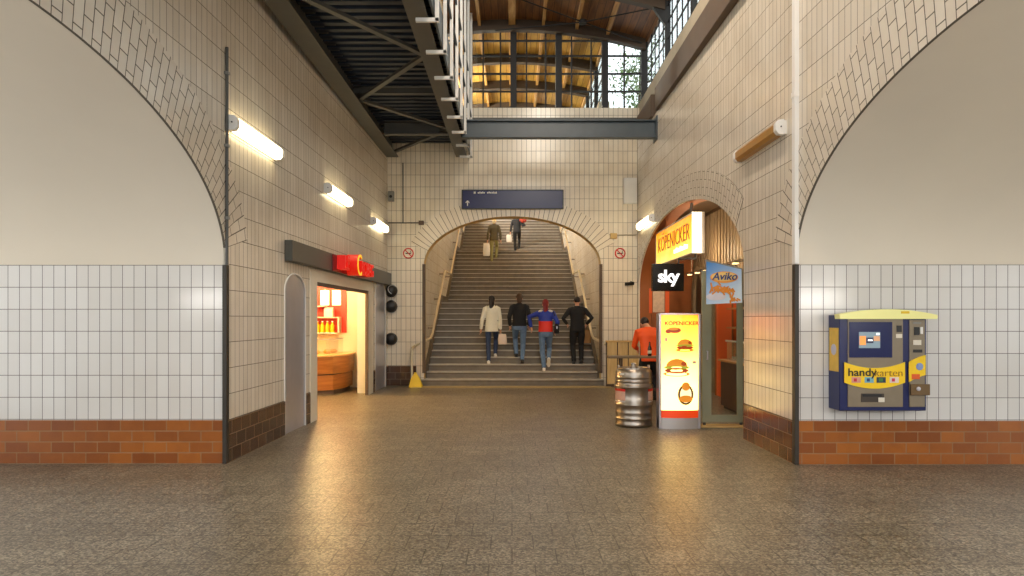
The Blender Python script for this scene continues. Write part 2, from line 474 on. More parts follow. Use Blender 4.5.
# end wall over the stairs --------------------------------------------------
EA, EB, EZ, EC = 2.13, 1.17, 2.9, .01
fB = lambda u, v, d: Vector((u, YB + d, v))
outer = [(-3.3, 0)] + list(reversed([(EC+EA, 0)] + arc(EC, EA, EZ, EB, 48) + [(EC-EA, 0)])) + [(3.3, 0), (3.3, 6.68), (-3.3, 6.68)]
struct('wall_back', wall_slab(outer, [], fB, .38), [M['tile_back'], M['soffit']])
vband('trim_5', EC, EA, EZ, EB, .45, fB, .28, PI-.28, mat=M['vous_long'])
bm = NB()
for s in (-1, 1):
    box(bm, EC + s*EA - .035, EC + s*EA + .035, YB - .03, YB + .06, .3, EZ + .02)
struct('trim_6', bm, M['rust'], bevel=.004)
bm = NB(); ubox(bm, -3.0, -2.3, YB - .025, YB + .01, 0, .48)
struct('baseboard_back', bm, M['brick_dark'])
# thin dark coping between end wall and window
bm = NB(); box(bm, -3.0, 3.05, YB - .05, YB + .3, 6.37, 6.43)
struct('trim_7', bm, M['steel'], bevel=.004)

# side passages (barrel vaults across the corridor) --------------------------
def passage(side):
    s = -1 if side == 'left' else 1
    c = LC if s < 0 else RC
    y1, y0 = c + AA, c - AA
    X0 = (XL(y1) - .3) if s < 0 else (XR(y1) + .3)   # back of the corridor wall
    Xi = XL(y1) if s < 0 else XR(y1)
    Xe = 9.0*s
    for nm, yy, d in (('far', y1, .3), ('near', y0, -.3)):
        bm = NB(); uv = bm.loops.layers.uv.new('UVMap')
        ubox(bm, min(Xi, Xe) if s < 0 else Xi + .0, max(Xi, Xe) if s > 0 else Xi - .0, min(yy, yy + d), max(yy, yy + d), .48, ZS)
        struct('wall_%s_%s' % (side, nm), bm, M['tile_white'])
        bm = NB(); uv = bm.loops.layers.uv.new('UVMap')
        e = -.012 if d > 0 else .012
        ubox(bm, min(Xi, Xe), max(Xi, Xe), min(yy + e, yy + d), max(yy + e, yy + d), 0, .48)
        struct('baseboard_%s_%s' % (side, nm), bm, M['brick_orange'])
    # vault shell
    bm = NB()
    inn = arc(c, AA, ZS, AB, 48); out = arc(c, AA + .3, ZS, AB + .3, 48)
    ring = inn + list(reversed(out))
    def fn(u, v, d):
        if d == 0:                                   # meets the corridor wall plane
            return Vector((XL(u) - .021 if s < 0 else XR(u) + .021, u, v))
        return Vector((Xe, u, v))
    A = [bm.verts.new(fn(u, v, 0)) for u, v in ring]; B = [bm.verts.new(fn(u, v, 1)) for u, v in ring]
    n = len(inn); N2 = len(ring)
    for i in range(N2):
        j = (i+1) % N2
        bm.faces.new((A[i], A[j], B[j], B[i]))
    for i in range(n-1):
        bm.faces.new((B[i], B[i+1], B[N2-2-i], B[N2-1-i]))
    # the end towards the corridor stays set back 0.29 behind the wall slab
    for i in range(n, N2): A[i].co.x += .27*s
    bmesh.ops.recalc_face_normals(bm, faces=bm.faces)
    struct('ceiling_%s' % side, bm, M['plaster'])
passage('left'); passage('right')

# corner guards and duct
bm = NB(); box(bm, XL(7.6) - .03, XL(7.6) + .018, LC + AA - .03, LC + AA + .05, 0, ZS)
struct('trim_8', bm, M['corner'], bevel=.004)
bm = NB(); box(bm, XR(7.5) - .018, XR(7.5) + .03, RC + AA - .03, RC + AA + .05, 0, ZS)
struct('trim_9', bm, M['corner'], bevel=.004)
t = thing('conduit_pipe', 'thin dark pipe running up the left wall above the corner strip', 'pipe', (XL(7.5), 7.62, ZS))
bm = NB(); tube(bm, [(XL(7.5) + .025, 7.62, ZS), (XL(7.5) + .025, 7.62, 4.6)], .018, 8); obj('pipe_run', bm, M['steel'], t)
for z in (2.7, 3.5, 4.3):
    bm = NB(); box(bm, XL(7.5) - .002, XL(7.5) + .05, 7.595, 7.645, z, z + .03); obj('pipe_clamp', bm, M['grey'], t)
t = thing('cable_duct', 'white vertical cable duct on the right wall above the corner strip', 'cable duct', (XR(7.46), 7.46, ZS))
bm = NB(); box(bm, XR(7.46) - .05, XR(7.46) + .002, 7.5, 7.58, ZS, 5.94); obj('duct_cover', bm, M['white'], t, bevel=.006)
bm = NB(); box(bm, XR(7.46) - .056, XR(7.46) + .002, 7.495, 7.585, 4.02, 4.08); obj('joint_cover', bm, M['white'], t, bevel=.004)

# right wall head: steel channel, ledge and clerestory -----------------------
bm = NB(); box(bm, 2.98, 3.5, -1, 14.4, 5.95, 6.42); box(bm, 2.98, 3.5, 14.8, YB + .3, 5.95, 6.42); box(bm, 3.06, 3.5, 14.4, 14.8, 5.95, 6.42)
struct('trim_10', bm, M['rust'], bevel=.008)
bm = NB(); box(bm, 3.06, 3.5, -1, YB + .3, 6.42, 6.8)
struct('trim_11', bm, M['concrete'], bevel=.01)
def glazing(name, fn, u0, u1, v0, top, majors, minors, rows, w_major=.14, w_minor=.035, glass_name='window_pane', d_minor=.03, d_major=.07):
    """steel grid window; fn(u,v,d); top(u) gives the head height"""
    t = thing(name, None, None, tuple(fn(u0, v0, 0))); t['kind'] = 'structure'
    bm = NB()
    def ub(ua, ub_, va, vb, d0, d1):
        prism(bm, [(ua, va), (ub_, va), (ub_, vb), (ua, vb)], fn, d0, d1)
    def tb(u): return top(u)
    for u in majors:
        q = NB(); prism(q, [(u - w_major/2, v0), (u + w_major/2, v0), (u + w_major/2, tb(u)), (u - w_major/2, tb(u))], fn, -d_major, d_major); join(bm, q)
    for u in minors:
        q = NB(); prism(q, [(u - w_minor/2, v0), (u + w_minor/2, v0), (u + w_minor/2, tb(u)), (u - w_minor/2, tb(u))], fn, -d_minor, d_minor); join(bm, q)
    for v in rows:
        q = NB(); prism(q, [(u0, v - w_minor/2), (u1, v - w_minor/2), (u1, v + w_minor/2), (u0, v + w_minor/2)], fn, -d_minor*.95, d_minor*.95); join(bm, q)
    o = obj('window_frame', bm, M['frame'], t); o['kind'] = 'structure'
    bm = NB()
    n = 16
    out = [(u0, v0), (u1, v0)] + [(u1 + (u0-u1)*i/n, top(u1 + (u0-u1)*i/n)) for i in range(n+1)]
    prism(bm, out, fn, -.004, .004)
    o = obj(glass_name, bm, M['glass'], t); o['kind'] = 'structure'
    return t
fC = lambda u, v, d: Vector((3.27 + d, u, v))
maj = [i*2.1 + 16.6 for i in range(-8, 10)]
mnr = [m_ + k*.42 for m_ in maj for k in range(1, 5)]
glazing('window_2', fC, -1, YB + .2, 6.8, lambda u: 8.27, [m_ for m_ in maj if -1 < m_ < 16], [u for u in mnr if -1 < u < 16.4], [7.13, 7.48, 7.83, 8.17], w_major=.11, w_minor=.028, d_minor=.012, d_major=.05)
fC4 = lambda u, v, d: Vector((2.28 + d, u, v))
glazing('window_4', fC4, YB + .3, 36, 6.9, lambda u: 8.5, [m_ for m_ in maj if 17 < m_ < 36], [], [7.3, 7.7, 8.1], w_major=.11, w_minor=.028, d_minor=.012, d_major=.05)
fC2 = lambda u, v, d: Vector((-3.4 + d, u, v))
glazing('window_3', fC2, -1, 36, 6.8, lambda u: 8.22, [m_ for m_ in maj if -1 < m_ < 36], [], [7.13, 7.48, 7.83, 8.17], w_major=.11, w_minor=.028, d_minor=.012, d_major=.05)
# end window above the stair arch
fE = lambda u, v, d: Vector((u, YB + .12 + d, v))
zr = [1.6 + (319 - y)*YB/F for y in (90, 72.2, 54.2, 39)]
mj = [(x - 512)*YB/F for x in (379, 424, 469, 513.5, 559, 605.5, 645)]
mn = [(x - 512)*YB/F for x in (394, 409.5, 439, 454, 483, 500.5, 526.6, 546, 572, 591.7, 625)]
glazing('window_1', fE, -3.25, 3.22, 6.68, lambda u: roof_z(u) - .02, mj, mn, zr, w_major=.15)

# roof -----------------------------------------------------------------------
def roof_strip(bm, x0, x1, y0, y1, dz0, dz1, n=28):
    ring = []
    xs = [x0 + (x1-x0)*i/n for i in range(n+1)]
    V = [[bm.verts.new((x, y, roof_z(x) + dz)) for x in xs] for y in (y0, y1) for dz in (dz0, dz1)]
    a, b, c, d = V
    for i in range(n):
        bm.faces.new((a[i], a[i+1], c[i+1], c[i])); bm.faces.new((b[i], d[i], d[i+1], b[i+1]))
        bm.faces.new((a[i], b[i], b[i+1], a[i+1])); bm.faces.new((c[i], c[i+1], d[i+1], d[i]))
    bm.faces.new((a[0], c[0], d[0], b[0])); bm.faces.new((a[-1], b[-1], d[-1], c[-1]))
bm = NB(); roof_strip(bm, -3.6, 3.33, -1, YB + .3, .0, .14); struct('ceiling', bm, M['roof'])
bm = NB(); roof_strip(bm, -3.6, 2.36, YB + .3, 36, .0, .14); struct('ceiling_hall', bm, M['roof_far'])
for i, m_ in enumerate(maj):
    if m_ < 3: continue
    bm = NB(); roof_strip(bm, -3.4, 3.2 if m_ < 17 else 2.3, m_ - .09, m_ + .09, -.24, .01)
    struct('ceiling_rib', bm, M['rib'])
bm = NB()
for x in (-2.35, -1.57, -.78, 0, .75, 1.55, 2.29):
    w = .16 if x == 0 else .07
    q = NB(); box(q, x - w/2, x + w/2, -1, 36, roof_z(x) - .13, roof_z(x) + .02); join(bm, q)
struct('ceiling_purlin', bm, M['purlin'])
# tie rods with hub under the roof
t = thing('roof_tie_rods', 'thin dark tie rods meeting at a hub under the brown roof boards', 'tie rods', (1.63, 15.85, 8.42))
bm = NB()
for p in ((-.4, 16.5, 8.5), (3.1, 16.5, 8.2), (-.6, 14.6, 8.65), (3.1, 14.6, 8.2)):
    tube(bm, [(1.63, 15.85, 8.42), p], .014, 6)
obj('rod', bm, M['frame'], t)
bm = NB(); lathe(bm, [(.0, -.05), (.09, -.04), (.09, .04), (0, .05)], (1.63, 15.85, 8.42)); obj('hub', bm, M['frame'], t)
# steel eaves bracket in the corner above the clerestory
t = thing('eaves_bracket', 'dark steel knee bracket under the eaves above the right windows', 'bracket', (3.16, 14.5, 8.0))
bm = NB(); prism(bm, [(3.225, 7.75), (3.225, 8.3), (2.45, 8.48), (2.45, 8.38), (2.9, 8.22)], lambda u, v, d: Vector((u, 14.5 + d, v)), -.05, .05); obj('gusset', bm, M['frame'], t)

# upper hall and stairwell -----------------------------------------------------
bm = NB(); box(bm, -3.75, -3.3, YB + .4, 36, 0, 6.8); struct('wall_hall_left', bm, M['plaster'])
for s, nm in ((-1, 'left'), (1, 'right')):
    bm = NB(); uv = bm.loops.layers.uv.new('UVMap')
    ubox(bm, min(s*2.14, s*2.4), max(s*2.14, s*2.4), YB + .36, 32, 0, 6.95)
    struct('wall_stair_' + nm, bm, M['tile_back'])
bm = NB(); box(bm, -3.3, 3.3, 31.9, 36, 6.0, 6.24); struct('floor_hall', bm, M['floor'])

# staircase
R_, T_ = .16, .30
FL = [(16.5, 0.0), (22.3, 13*R_), (28.0, 26*R_)]
st = thing('staircase', 'worn grey stone staircase of three flights climbing through the arch', 'stairs', (0, 16.5, 0))
def tread(f, n): return (FL[f][0] + T_*(n - .5), FL[f][1] + R_*n)
for f, (y0, z0) in enumerate(FL):
    bm = NB()
    for n in range(13):
        zt = z0 + R_*(n+1); y = y0 + T_*n
        hw = 2.36 if (f == 0 and n == 0) else 2.08
        if f == 0 and n == 0: hw = 2.2
        yend = (y + T_ + .03) if n < 12 else (FL[f+1][0] + .03 if f < 2 else 32)
        if f == 0 and n < 1:
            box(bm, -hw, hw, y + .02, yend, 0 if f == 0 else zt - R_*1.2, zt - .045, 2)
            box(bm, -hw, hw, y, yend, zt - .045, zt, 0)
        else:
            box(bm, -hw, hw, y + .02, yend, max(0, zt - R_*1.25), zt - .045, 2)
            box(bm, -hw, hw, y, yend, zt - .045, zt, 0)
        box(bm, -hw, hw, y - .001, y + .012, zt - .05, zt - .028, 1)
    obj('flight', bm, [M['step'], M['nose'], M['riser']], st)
bm = NB()
for s in (-1, 1):                       # stone strings against the walls
    for f, (y0, z0) in enumerate(FL):
        yA = max(y0, YB + .4)
        zA = z0 + .22 + (yA - y0)*R_/T_
        yT = y0 + 13*T_; zT = z0 + 13*R_ + .22
        y2 = FL[f+1][0] if f < 2 else 32
        q = NB(); prism(q, [(yA, 0), (yA, zA), (yT, zT), (y2, zT), (y2, 0)], lambda u, v, d: Vector((s*(2.06 + d), u, v)), 0, .1); join(bm, q)
obj('side_string', bm, M['nose'], st)

# handrails
for s in (-1, 1):
    side = 'left' if s < 0 else 'right'
    t = thing('handrail', 'worn metal handrail on the %s wall of the staircase, with an end post' % side, 'handrail', (s*2.38, 16.4, 0))
    xw = s*1.98
    pts = [(s*2.38, 16.4, .0), (s*2.38, 16.4, .86), (s*2.37, 16.43, .93), (s*2.0, 16.95, 1.13), (xw, 17.15, 1.22)]
    path = [Vector(p) for p in pts[1:]]
    for f, (y0, z0) in enumerate(FL):
        yT = y0 + 13*T_
        if f: path.append(Vector((xw, y0, z0 + .98)))
        path.append(Vector((xw, yT, z0 + 13*R_ + .95)))
    bm = NB(); tube(bm, path, .03, 10); obj('rail', bm, M['rail'], t)
    bm = NB(); tube(bm, [(s*2.38, 16.4, 0), (s*2.38, 16.4, .88)], .028, 10); lathe(bm, [(.06, 0), (.06, .015), (.03, .03)], (s*2.38, 16.4, 0), seg=16); obj('post', bm, M['rail'], t)
    for yy in (17.6, 19.0, 20.4, 22.2, 23.6, 25.0, 27.9, 29.4):
        z = None
        for a, b in zip(path, path[1:]):
            if a.y <= yy <= b.y and b.y > a.y: z = a.z + (b.z - a.z)*(yy - a.y)/(b.y - a.y)
        bm = NB(); tube(bm, [(xw, yy, z - .03), (s*2.0, yy, z - .1), (s*2.145, yy, z - .1)], .014, 8); lathe(bm, [(.04, 0), (.04, .01)], (s*2.145 - (.0 if s > 0 else .0), yy, z - .1), axis='X', seg=12)
        obj('bracket', bm, M['rust'], t)

# steel walkway hung along the left wall ---------------------------------------
def ibeam(bm, x0, x1, y0, y1, z0, z1, tf=.025, tw=.02):
    xm = (x0+x1)/2
    box(bm, x0, x1, y0, y1, z0, z0 + tf); box(bm, x0, x1, y0, y1, z1 - tf, z1); box(bm, xm - tw/2, xm + tw/2, y0, y1, z0 + tf, z1 - tf)
t = thing('steel_walkway', 'dark steel walkway with white uprights running high along the left wall', 'walkway', (-2, 8, 5.47))
bm = NB(); ibeam(bm, -3.02, -2.72, -1, 16.5, 5.47, 5.85); obj('girder', bm, M['steel'], t, bevel=.004)
bm = NB(); ibeam(bm, -1.34, -1.08, -1, 16.5, 5.47, 5.85); obj('girder', bm, M['steel'], t, bevel=.004)
bm = NB()
y = -1.0
while y < 16.4:
    box(bm, -2.98, -1.1, y, y + .11, 5.80, 5.88); box(bm, -2.98, -1.1, y + .11, y + .22, 5.88, 5.93); y += .22
box(bm, -2.98, -1.1, -1, 16.4, 5.92, 5.97)
obj('deck', bm, M['deck'], t)
nd = [(-1.3, 2.0), (-2.76, 4.1), (-1.3, 6.2), (-2.76, 8.2), (-1.3, 10.35), (-2.76, 12.45), (-1.3, 14.35), (-2.76, 16.3)]
for (xa, ya), (xb, yb) in zip(nd, nd[1:]):
    bm = NB(); bar(bm, (xa, ya, 5.56), (xb, yb, 5.56), .09, .05); obj('brace', bm, M['steel'], t)
for yy in (4.1, 8.2, 12.45):
    bm = NB(); box(bm, -2.86, -1.2, yy - .04, yy + .04, 5.66, 5.76); obj('cross_tie', bm, M['steel'], t)
yy = 1.39
k = 0
while yy < 16.45:
    bm = NB()
    box(bm, -.975, -.925, yy - .025, yy + .025, 5.36, roof_z(-.95) - .0)
    box(bm, -1.22, -.925, yy - .025, yy + .025, 5.36, 5.41)
    obj('upright', bm, M['white_metal'], t, bevel=.004)
    yy += 1.05
bm = NB()
for z in (6.3, 7.0): box(bm, -.97, -.94, -1, 16.4, z, z + .05)
box(bm, -1.02, -.99, -1, 16.4, 5.5, 5.95)
obj('toe_board', bm, M['steel_blue'], t)
# cross beam at the back
t = thing('cross_beam', 'blue-grey steel cross beam spanning the passage in front of the end wall', 'beam', (1, 14.6, 5.43))
bm = NB()
def ibeam_y(bm, x0, x1, yc, w, z0, z1, tf=.03, tw=.02):
    box(bm, x0, x1, yc - w/2, yc + w/2, z0, z0 + tf); box(bm, x0, x1, yc - w/2, yc + w/2, z1 - tf, z1); box(bm, x0, x1, yc - tw/2, yc + tw/2, z0 + tf, z1 - tf)
ibeam_y(bm, -1.06, XR(14.6) - .01, 14.6, .18, 5.42, 5.80)
obj('beam_span', bm, M['steel_blue'], t, bevel=.004)
bm = NB(); ibeam_y(bm, -2.7, -1.36, 14.6, .18, 5.49, 5.78); obj('beam_stub', bm, M['steel'], t, bevel=.004)
bm = NB(); box(bm, XR(14.6) - .02, XR(14.6) + .005, 14.42, 14.78, 5.36, 5.86); obj('end_plate', bm, M['steel_blue'], t, bevel=.003)

# fluorescent wall lamps ----------------------------------------------------------
def wall_lamp(y0, y1, z, side, lit, label, hh=.085, dd=.12):
    s = 1 if side == 'left' else -1
    fx = XL if s > 0 else XR
    yc = (y0+y1)/2
    t = thing('fluorescent_lamp', label, 'wall lamp', (fx(yc), yc, z), 'fluorescent lamps along the passage walls')
    fn = lambda u, v, d: Vector((fx(d) + s*u, d, v))
    prof = [(.03, z - hh), (dd*.75, z - hh*.9), (dd, z - hh*.45), (dd, z + hh*.45), (dd*.75, z + hh*.9), (.03, z + hh)]
    bm = NB(); prism(bm, prof, fn, y0 + .07, y1 - .07); obj('diffuser', bm, M['tube_on'] if lit else M['tube_off'], t, sharp=20)
    for a, b in ((y0, y0 + .075), (y1 - .075, y1)):
        p2 = [(u*1.06 if u > .05 else u, z + (v - z)*1.05) for u, v in prof]
        bm = NB(); prism(bm, p2, fn, a, b); obj('end_cap', bm, M['white'], t, bevel=.004)
    bm = NB(); prism(bm, [(-.001, z - hh*.9), (.034, z - hh*.9), (.034, z + hh*.9), (-.001, z + hh*.9)], fn, y0 + .01, y1 - .01); obj('back_plate', bm, M['white'], t)
    bm = NB(); lathe(bm, [(.008, 0), (.008, .012)], (fx(y0) + s*dd*.6, y0 - .006, z), axis='-Y', seg=10); obj('screw', bm, M['black'], t)
wall_lamp(7.64, 9.16, 3.78, 'left', True, 'lit fluorescent lamp on the left wall, nearest of its three')
wall_lamp(11.35, 12.85, 3.76, 'left', True, 'lit fluorescent lamp on the left wall, middle of its three')
wall_lamp(14.75, 16.2, 3.70, 'left', True, 'lit fluorescent lamp on the left wall, in the far corner')
wall_lamp(7.82, 9.3, 3.78, 'right', False, 'unlit amber fluorescent lamp high on the right wall with white end cap')
wall_lamp(14.7, 16.2, 3.76, 'right', True, 'lit fluorescent lamp on the right wall above the snack stall arch')
# ------------------------------------------------------------------ signs on the end wall
def marks(bm, x, y, z, widths, h, gap, nrm=-1, t=.004):
    """a line of small unreadable letter-like strokes"""
    for w in widths:
        if w > 0: box(bm, x, x + w, y - t, y + t, z, z + h*(1 if w < .03 else .72))
        x += abs(w) + gap
t = thing('direction_sign', 'long navy blue direction sign with a white arrow on the wall over the stairs', 'sign', (0, YB - .02, 4.47))
bm = NB(); box(bm, -1.19, 1.22, YB - .075, YB - .02, 4.25, 4.68); obj('sign_panel', bm, M['navy_sign'] if 'navy_sign' in M else plain('navy_sign_face', hexc(34, 36, 84), .25, var=.08), t, bevel=.006)
bm = NB()
for x0, x1, z0, z1 in ((-1.2, 1.23, 4.675, 4.695), (-1.2, 1.23, 4.235, 4.255), (-1.205, -1.18, 4.24, 4.69), (1.21, 1.235, 4.24, 4.69)): box(bm, x0, x1, YB - .085, YB - .02, z0, z1)
obj('sign_border', bm, M['black'], t)
bm = NB(); fnS = lambda u, v, d: Vector((u, YB - .078 + d, v))
prism(bm, [(-1.075, 4.31), (-1.055, 4.31), (-1.055, 4.40), (-1.02, 4.375), (-1.02, 4.40), (-1.065, 4.445), (-1.11, 4.40), (-1.11, 4.375), (-1.075, 4.40)], fnS, -.004, .004)
obj('arrow', bm, M['white'], t)
bm = NB(); box(bm, -.92, -.87, YB - .082, YB - .074, 4.60, 4.65)
marks(bm, -.82, YB - .078, 4.605, (.035, .02, .03, .02, .03, -.04, .035, .02, .03, .03, .02, .03, .02), .045, .008)
obj('lettering', bm, M['white'], t)
for s, x in ((-1, -2.49), (1, 2.6)):
    t = thing('no_smoking_sign', 'round no-smoking sign on the wall %s the stair arch' % ('left of' if s < 0 else 'right of'), 'sign', (x, YB - .012, 3.19), 'no-smoking signs beside the stair arch')
    bm = NB(); lathe(bm, [(0, 0), (.125, 0), (.125, .01)], (x, YB - .002, 3.18), axis='-Y', seg=36); obj('disc', bm, M['offwhite'], t)
    bm = NB()
    pts = [Vector((x + .115*math.cos(a), YB - .018, 3.18 + .115*math.sin(a))) for a in [2*PI*i/36 for i in range(37)]]
    tube(bm, pts, .014, 6); bar(bm, (x - .08, YB - .018, 3.26), (x + .08, YB - .018, 3.10), .022, .012, up=(0, 1, 0)); obj('ban_ring', bm, M['red'], t)
    bm = NB(); box(bm, x - .07, x + .06, YB - .02, YB - .011, 3.165, 3.19); tube(bm, [(x + .065, YB - .016, 3.19), (x + .05, YB - .016, 3.22), (x + .07, YB - .016, 3.245)], .007, 6); obj('cigarette', bm, M['black'], t)
# conduits and boxes on the end wall
t = thing('wall_conduit', 'dark conduit with junction box left of the stair arch', 'pipe', (-2.6, YB - .02, 3.9))
bm = NB(); tube(bm, [(-2.98, YB - .025, 3.91), (-2.2, YB - .025, 3.91)], .014, 8); tube(bm, [(-2.62, YB - .025, 3.91), (-2.62, YB - .025, 5.35)], .012, 8); obj('pipe_run', bm, M['steel'], t)
bm = NB(); box(bm, -2.24, -2.12, YB - .06, YB - .001, 3.86, 3.96); obj('junction_box', bm, M['rust'], t, bevel=.006)
t = thing('wall_conduit', 'pale conduit with junction box right of the stair arch', 'pipe', (2.6, YB - .02, 3.62))
bm = NB(); tube(bm, [(2.35, YB - .025, 3.62), (2.98, YB - .025, 3.62)], .014, 8); obj('pipe_run', bm, M['concrete'], t)
bm = NB(); box(bm, 2.36, 2.52, YB - .05, YB - .001, 3.53, 3.66); obj('junction_box', bm, M['soffit'], t, bevel=.006)
t = thing('wall_cabinet', 'pale blank cabinet high on the end wall right of the blue sign', 'cabinet', (2.85, YB - .05, 4.66))
bm = NB(); box(bm, 2.68, 2.99, YB - .1, YB - .001, 4.36, 4.98); obj('cabinet_body', bm, M['white_metal'], t, bevel=.008)
bm = NB(); box(bm, 2.70, 2.97, YB - .108, YB - .1, 4.38, 4.96); obj('door', bm, M['white_metal'], t, bevel=.004)
t = thing('alarm_box', 'small pale box high on the end wall in the left corner', 'box', (-2.9, YB - .05, 4.5))
bm = NB(); box(bm, -2.97, -2.83, YB - .1, YB - .001, 4.42, 4.66); obj('box_body', bm, M['grey'], t, bevel=.01)
bm = NB(); lathe(bm, [(0, 0), (.035, 0), (.035, .015), (0, .02)], (-2.9, YB - .1, 4.53), axis='-Y', seg=14); obj('sounder', bm, M['black'], t)
t = thing('security_camera', 'small black security camera on the end wall right of the stair arch', 'camera', (2.82, YB - .1, 2.44))
bm = NB(); tube(bm, [(2.86, YB - .002, 2.5), (2.86, YB - .12, 2.46)], .018, 8); obj('camera_arm', bm, M['black'], t)
bm = NB(); obox(bm, (2.80, YB - .16, 2.44), [(1, .5, .1), (-.5, 1, 0), (0, 0, 1)], (.11, .045, .04)); obj('camera_body', bm, M['black'], t, bevel=.01)
# round black lamps beside the corner
for i, (z, tilt, lab) in enumerate(((2.26, 1, 'black round spotlight tilted upward, topmost of the three by the far left corner'), (1.90, 0, 'black round wall lamp just below the tilted spotlight'), (1.12, 0, 'black round wall lamp by the far left corner, lowest of the three'))):
    x = -2.90
    t = thing('round_wall_lamp', lab, 'lamp', (x, YB - .01, z), 'round black lamps by the far left corner')
    bm = NB(); lathe(bm, [(0, 0), (.15, 0), (.15, .06), (.13, .12), (.07, .16), (0, .17)], (0, 0, 0), axis='-Y', seg=28)
    R = Matrix.Rotation(.55, 4, 'Z') @ Matrix.Rotation(-.3, 4, 'X') if tilt else Matrix.Identity(4)
    bmesh.ops.transform(bm, matrix=Matrix.Translation((x, YB - (.12 if tilt else .03), z)) @ R, verts=bm.verts); obj('housing', bm, M['black'], t)
    bm = NB(); lathe(bm, [(.055, 0), (.055, .03 if not tilt else .12)], (x, YB - .001, z), axis='-Y', seg=16); obj('mount', bm, M['steel'], t)
    if tilt:
        bm = NB(); pts = [Vector((.11*math.cos(a), -.13, .11*math.sin(a))) for a in [PI*.2 + PI*1.2*k/10 for k in range(11)]]; tube(bm, pts, .008, 6)
        bmesh.ops.transform(bm, matrix=Matrix.Translation((x, YB - .12, z)) @ R, verts=bm.verts); obj('rim_clip', bm, M['white_metal'], t)
# wet floor sign by the newel
t = thing('caution_floor_sign', 'small yellow folding floor sign at the foot of the left handrail', 'floor sign', (-2.28, 16.22, 0))
bm = NB()
for s in (-1, 1):
    prism(bm, [(-2.42, 0), (-2.10, 0), (-2.17, .2), (-2.24, .32), (-2.30, .32), (-2.37, .2)], lambda u, v, d: Vector((u, 16.22 + s*(.10 - v*.25) + d, v + .0)), -.008, .008)
obj('panel', bm, M['yellow'], t, bevel=.003)
bm = NB(); box(bm, -2.30, -2.24, 16.19, 16.25, .31, .345); obj('hinge', bm, M['yellow'], t, bevel=.006)
# wooden partition right of the stairs
t = thing('wooden_partition', 'cream wooden panel partition against the end wall behind the steel keg', 'partition', (2.6, 16.35, 0))
for i in range(3):
    x0 = 2.24 + i*.255
    bm = NB(); box(bm, x0 + .012, x0 + .243, 16.30, 16.34, .06, 1.05); obj('panel', bm, wood('cream_board', hexc(196, 166, 108), hexc(220, 194, 138), (8, 8, 1), .5) if i == 0 else bpy.data.materials['cream_board'], t, bevel=.006)
bm = NB(); box(bm, 2.23, 3.0, 16.34, 16.39, 0, 1.08); obj('backing_frame', bm, M['rust'], t)
bm = NB(); box(bm, 2.22, 3.0, 16.28, 16.40, 1.05, 1.09); obj('top_rail', bm, M['soffit'], t, bevel=.006)

# ------------------------------------------------------------------ bakery in the left wall
bm = NB(); box(bm, -6.3, -6.0, 10.6, 16.5, 0, 2.75); struct('wall_shop_left', bm, M['offwhite'])
bm = NB(); box(bm, -6.0, XL(11) - .3, 10.6, 10.9, 0, 2.75); struct('wall_shop_near', bm, M['offwhite'])
bm = NB(); box(bm, -6.0, XL(16.4) - .3, 16.2, 16.5, 0, 2.75); struct('wall_shop_far', bm, plain('warm_white_wall', hexc(240, 226, 196), .5, var=.03))
bm = NB(); box(bm, -6.3, XL(16.4) - .3, 10.6, 16.5, 2.6, 2.78); struct('ceiling_shop', bm, M['offwhite'])
# white surround and dark inner frame of the opening
bm = NB(); f = fL()
def lslab(bm, y0, y1, z0, z1, d0, d1): prism(bm, [(y0, z0), (y1, z0), (y1, z1), (y0, z1)], f, d0, d1)
for a in ((10.62, D0, 0, 2.38), (D1, 14.98, 0, 2.38), (D0, D1, DZ, 2.38)):
    q = NB(); lslab(q, *a, -.015, .005); join(bm, q)
struct('trim_12', bm, M['offwhite'])
bm = NB()
for a in ((D0 - .03, D0 + .02, 0, DZ), (D1 - .05, D1 + .02, 0, DZ), (D0, D1, DZ - .06, DZ + .02)):
    q = NB(); lslab(q, *a, -.01, .05); join(bm, q)
struct('door_1', bm, M['rust'])
# stainless niches
for i, (y0, y1, z) in enumerate((n1, n2)):
    t = thing('stainless_niche_panel', ('stainless steel arched panel set in the left wall before the bakery opening', 'stainless steel arched panel in the left wall beyond the bakery opening')[i], 'wall panel', (XL(y0) - .1, (y0+y1)/2, 0), 'stainless arched panels of the left wall')
    q = niche(y0 + .0, y1 - .0, z)
    bm = NB(); prism(bm, q, f, .012, .05); obj('panel_sheet', bm, M['stainless'], t)
    bm = NB()
    path = [Vector(f(u, v, .0)) for u, v in q]; tube(bm, path, .014, 6); obj('edge_bead', bm, M['white_metal'], t)
# long board with the shop name
t = thing('shop_sign_board', 'dark grey sign board over the bakery opening with red letters and a yellow C', 'sign', (XL(13) , 13, 2.54))
bm = NB(); lslab(bm, 9.5, 16.5, 2.40, 2.69, -.11, 0); obj('board', bm, plain('dark_grey_board', hexc(72, 72, 66), .4, var=.1), t, bevel=.006)
m_red = emit('red_lit_letter', hexc(226, 26, 12), .55, hexc(190, 18, 10))
m_yel = emit('yellow_lit_letter', hexc(255, 190, 40), .8, hexc(240, 180, 40))
def letters_L(s, y, z, size, d, mat, name, ext=.05, bold=.012, xs=1):
    b = text_bm(s, size, ext, 'CENTER', bold, xs=xs); place(b, (XL(y) + d, y, z), (0, 1, 0), (0, 0, 1)); return obj(name, b, mat, t)
letters_L('LE', 11.82, 2.55, .34, .19, m_red, 'letter', ext=.08, bold=.004)
letters_L('C', 12.42, 2.55, .56, .22, m_red, 'initial', ext=.11, bold=-.006)
letters_L('C', 12.42, 2.55, .56, .336, m_yel, 'initial_face', ext=.006, bold=-.006)
letters_L('ROBAG', 13.38, 2.55, .34, .19, m_red, 'letter', ext=.08, bold=.004)
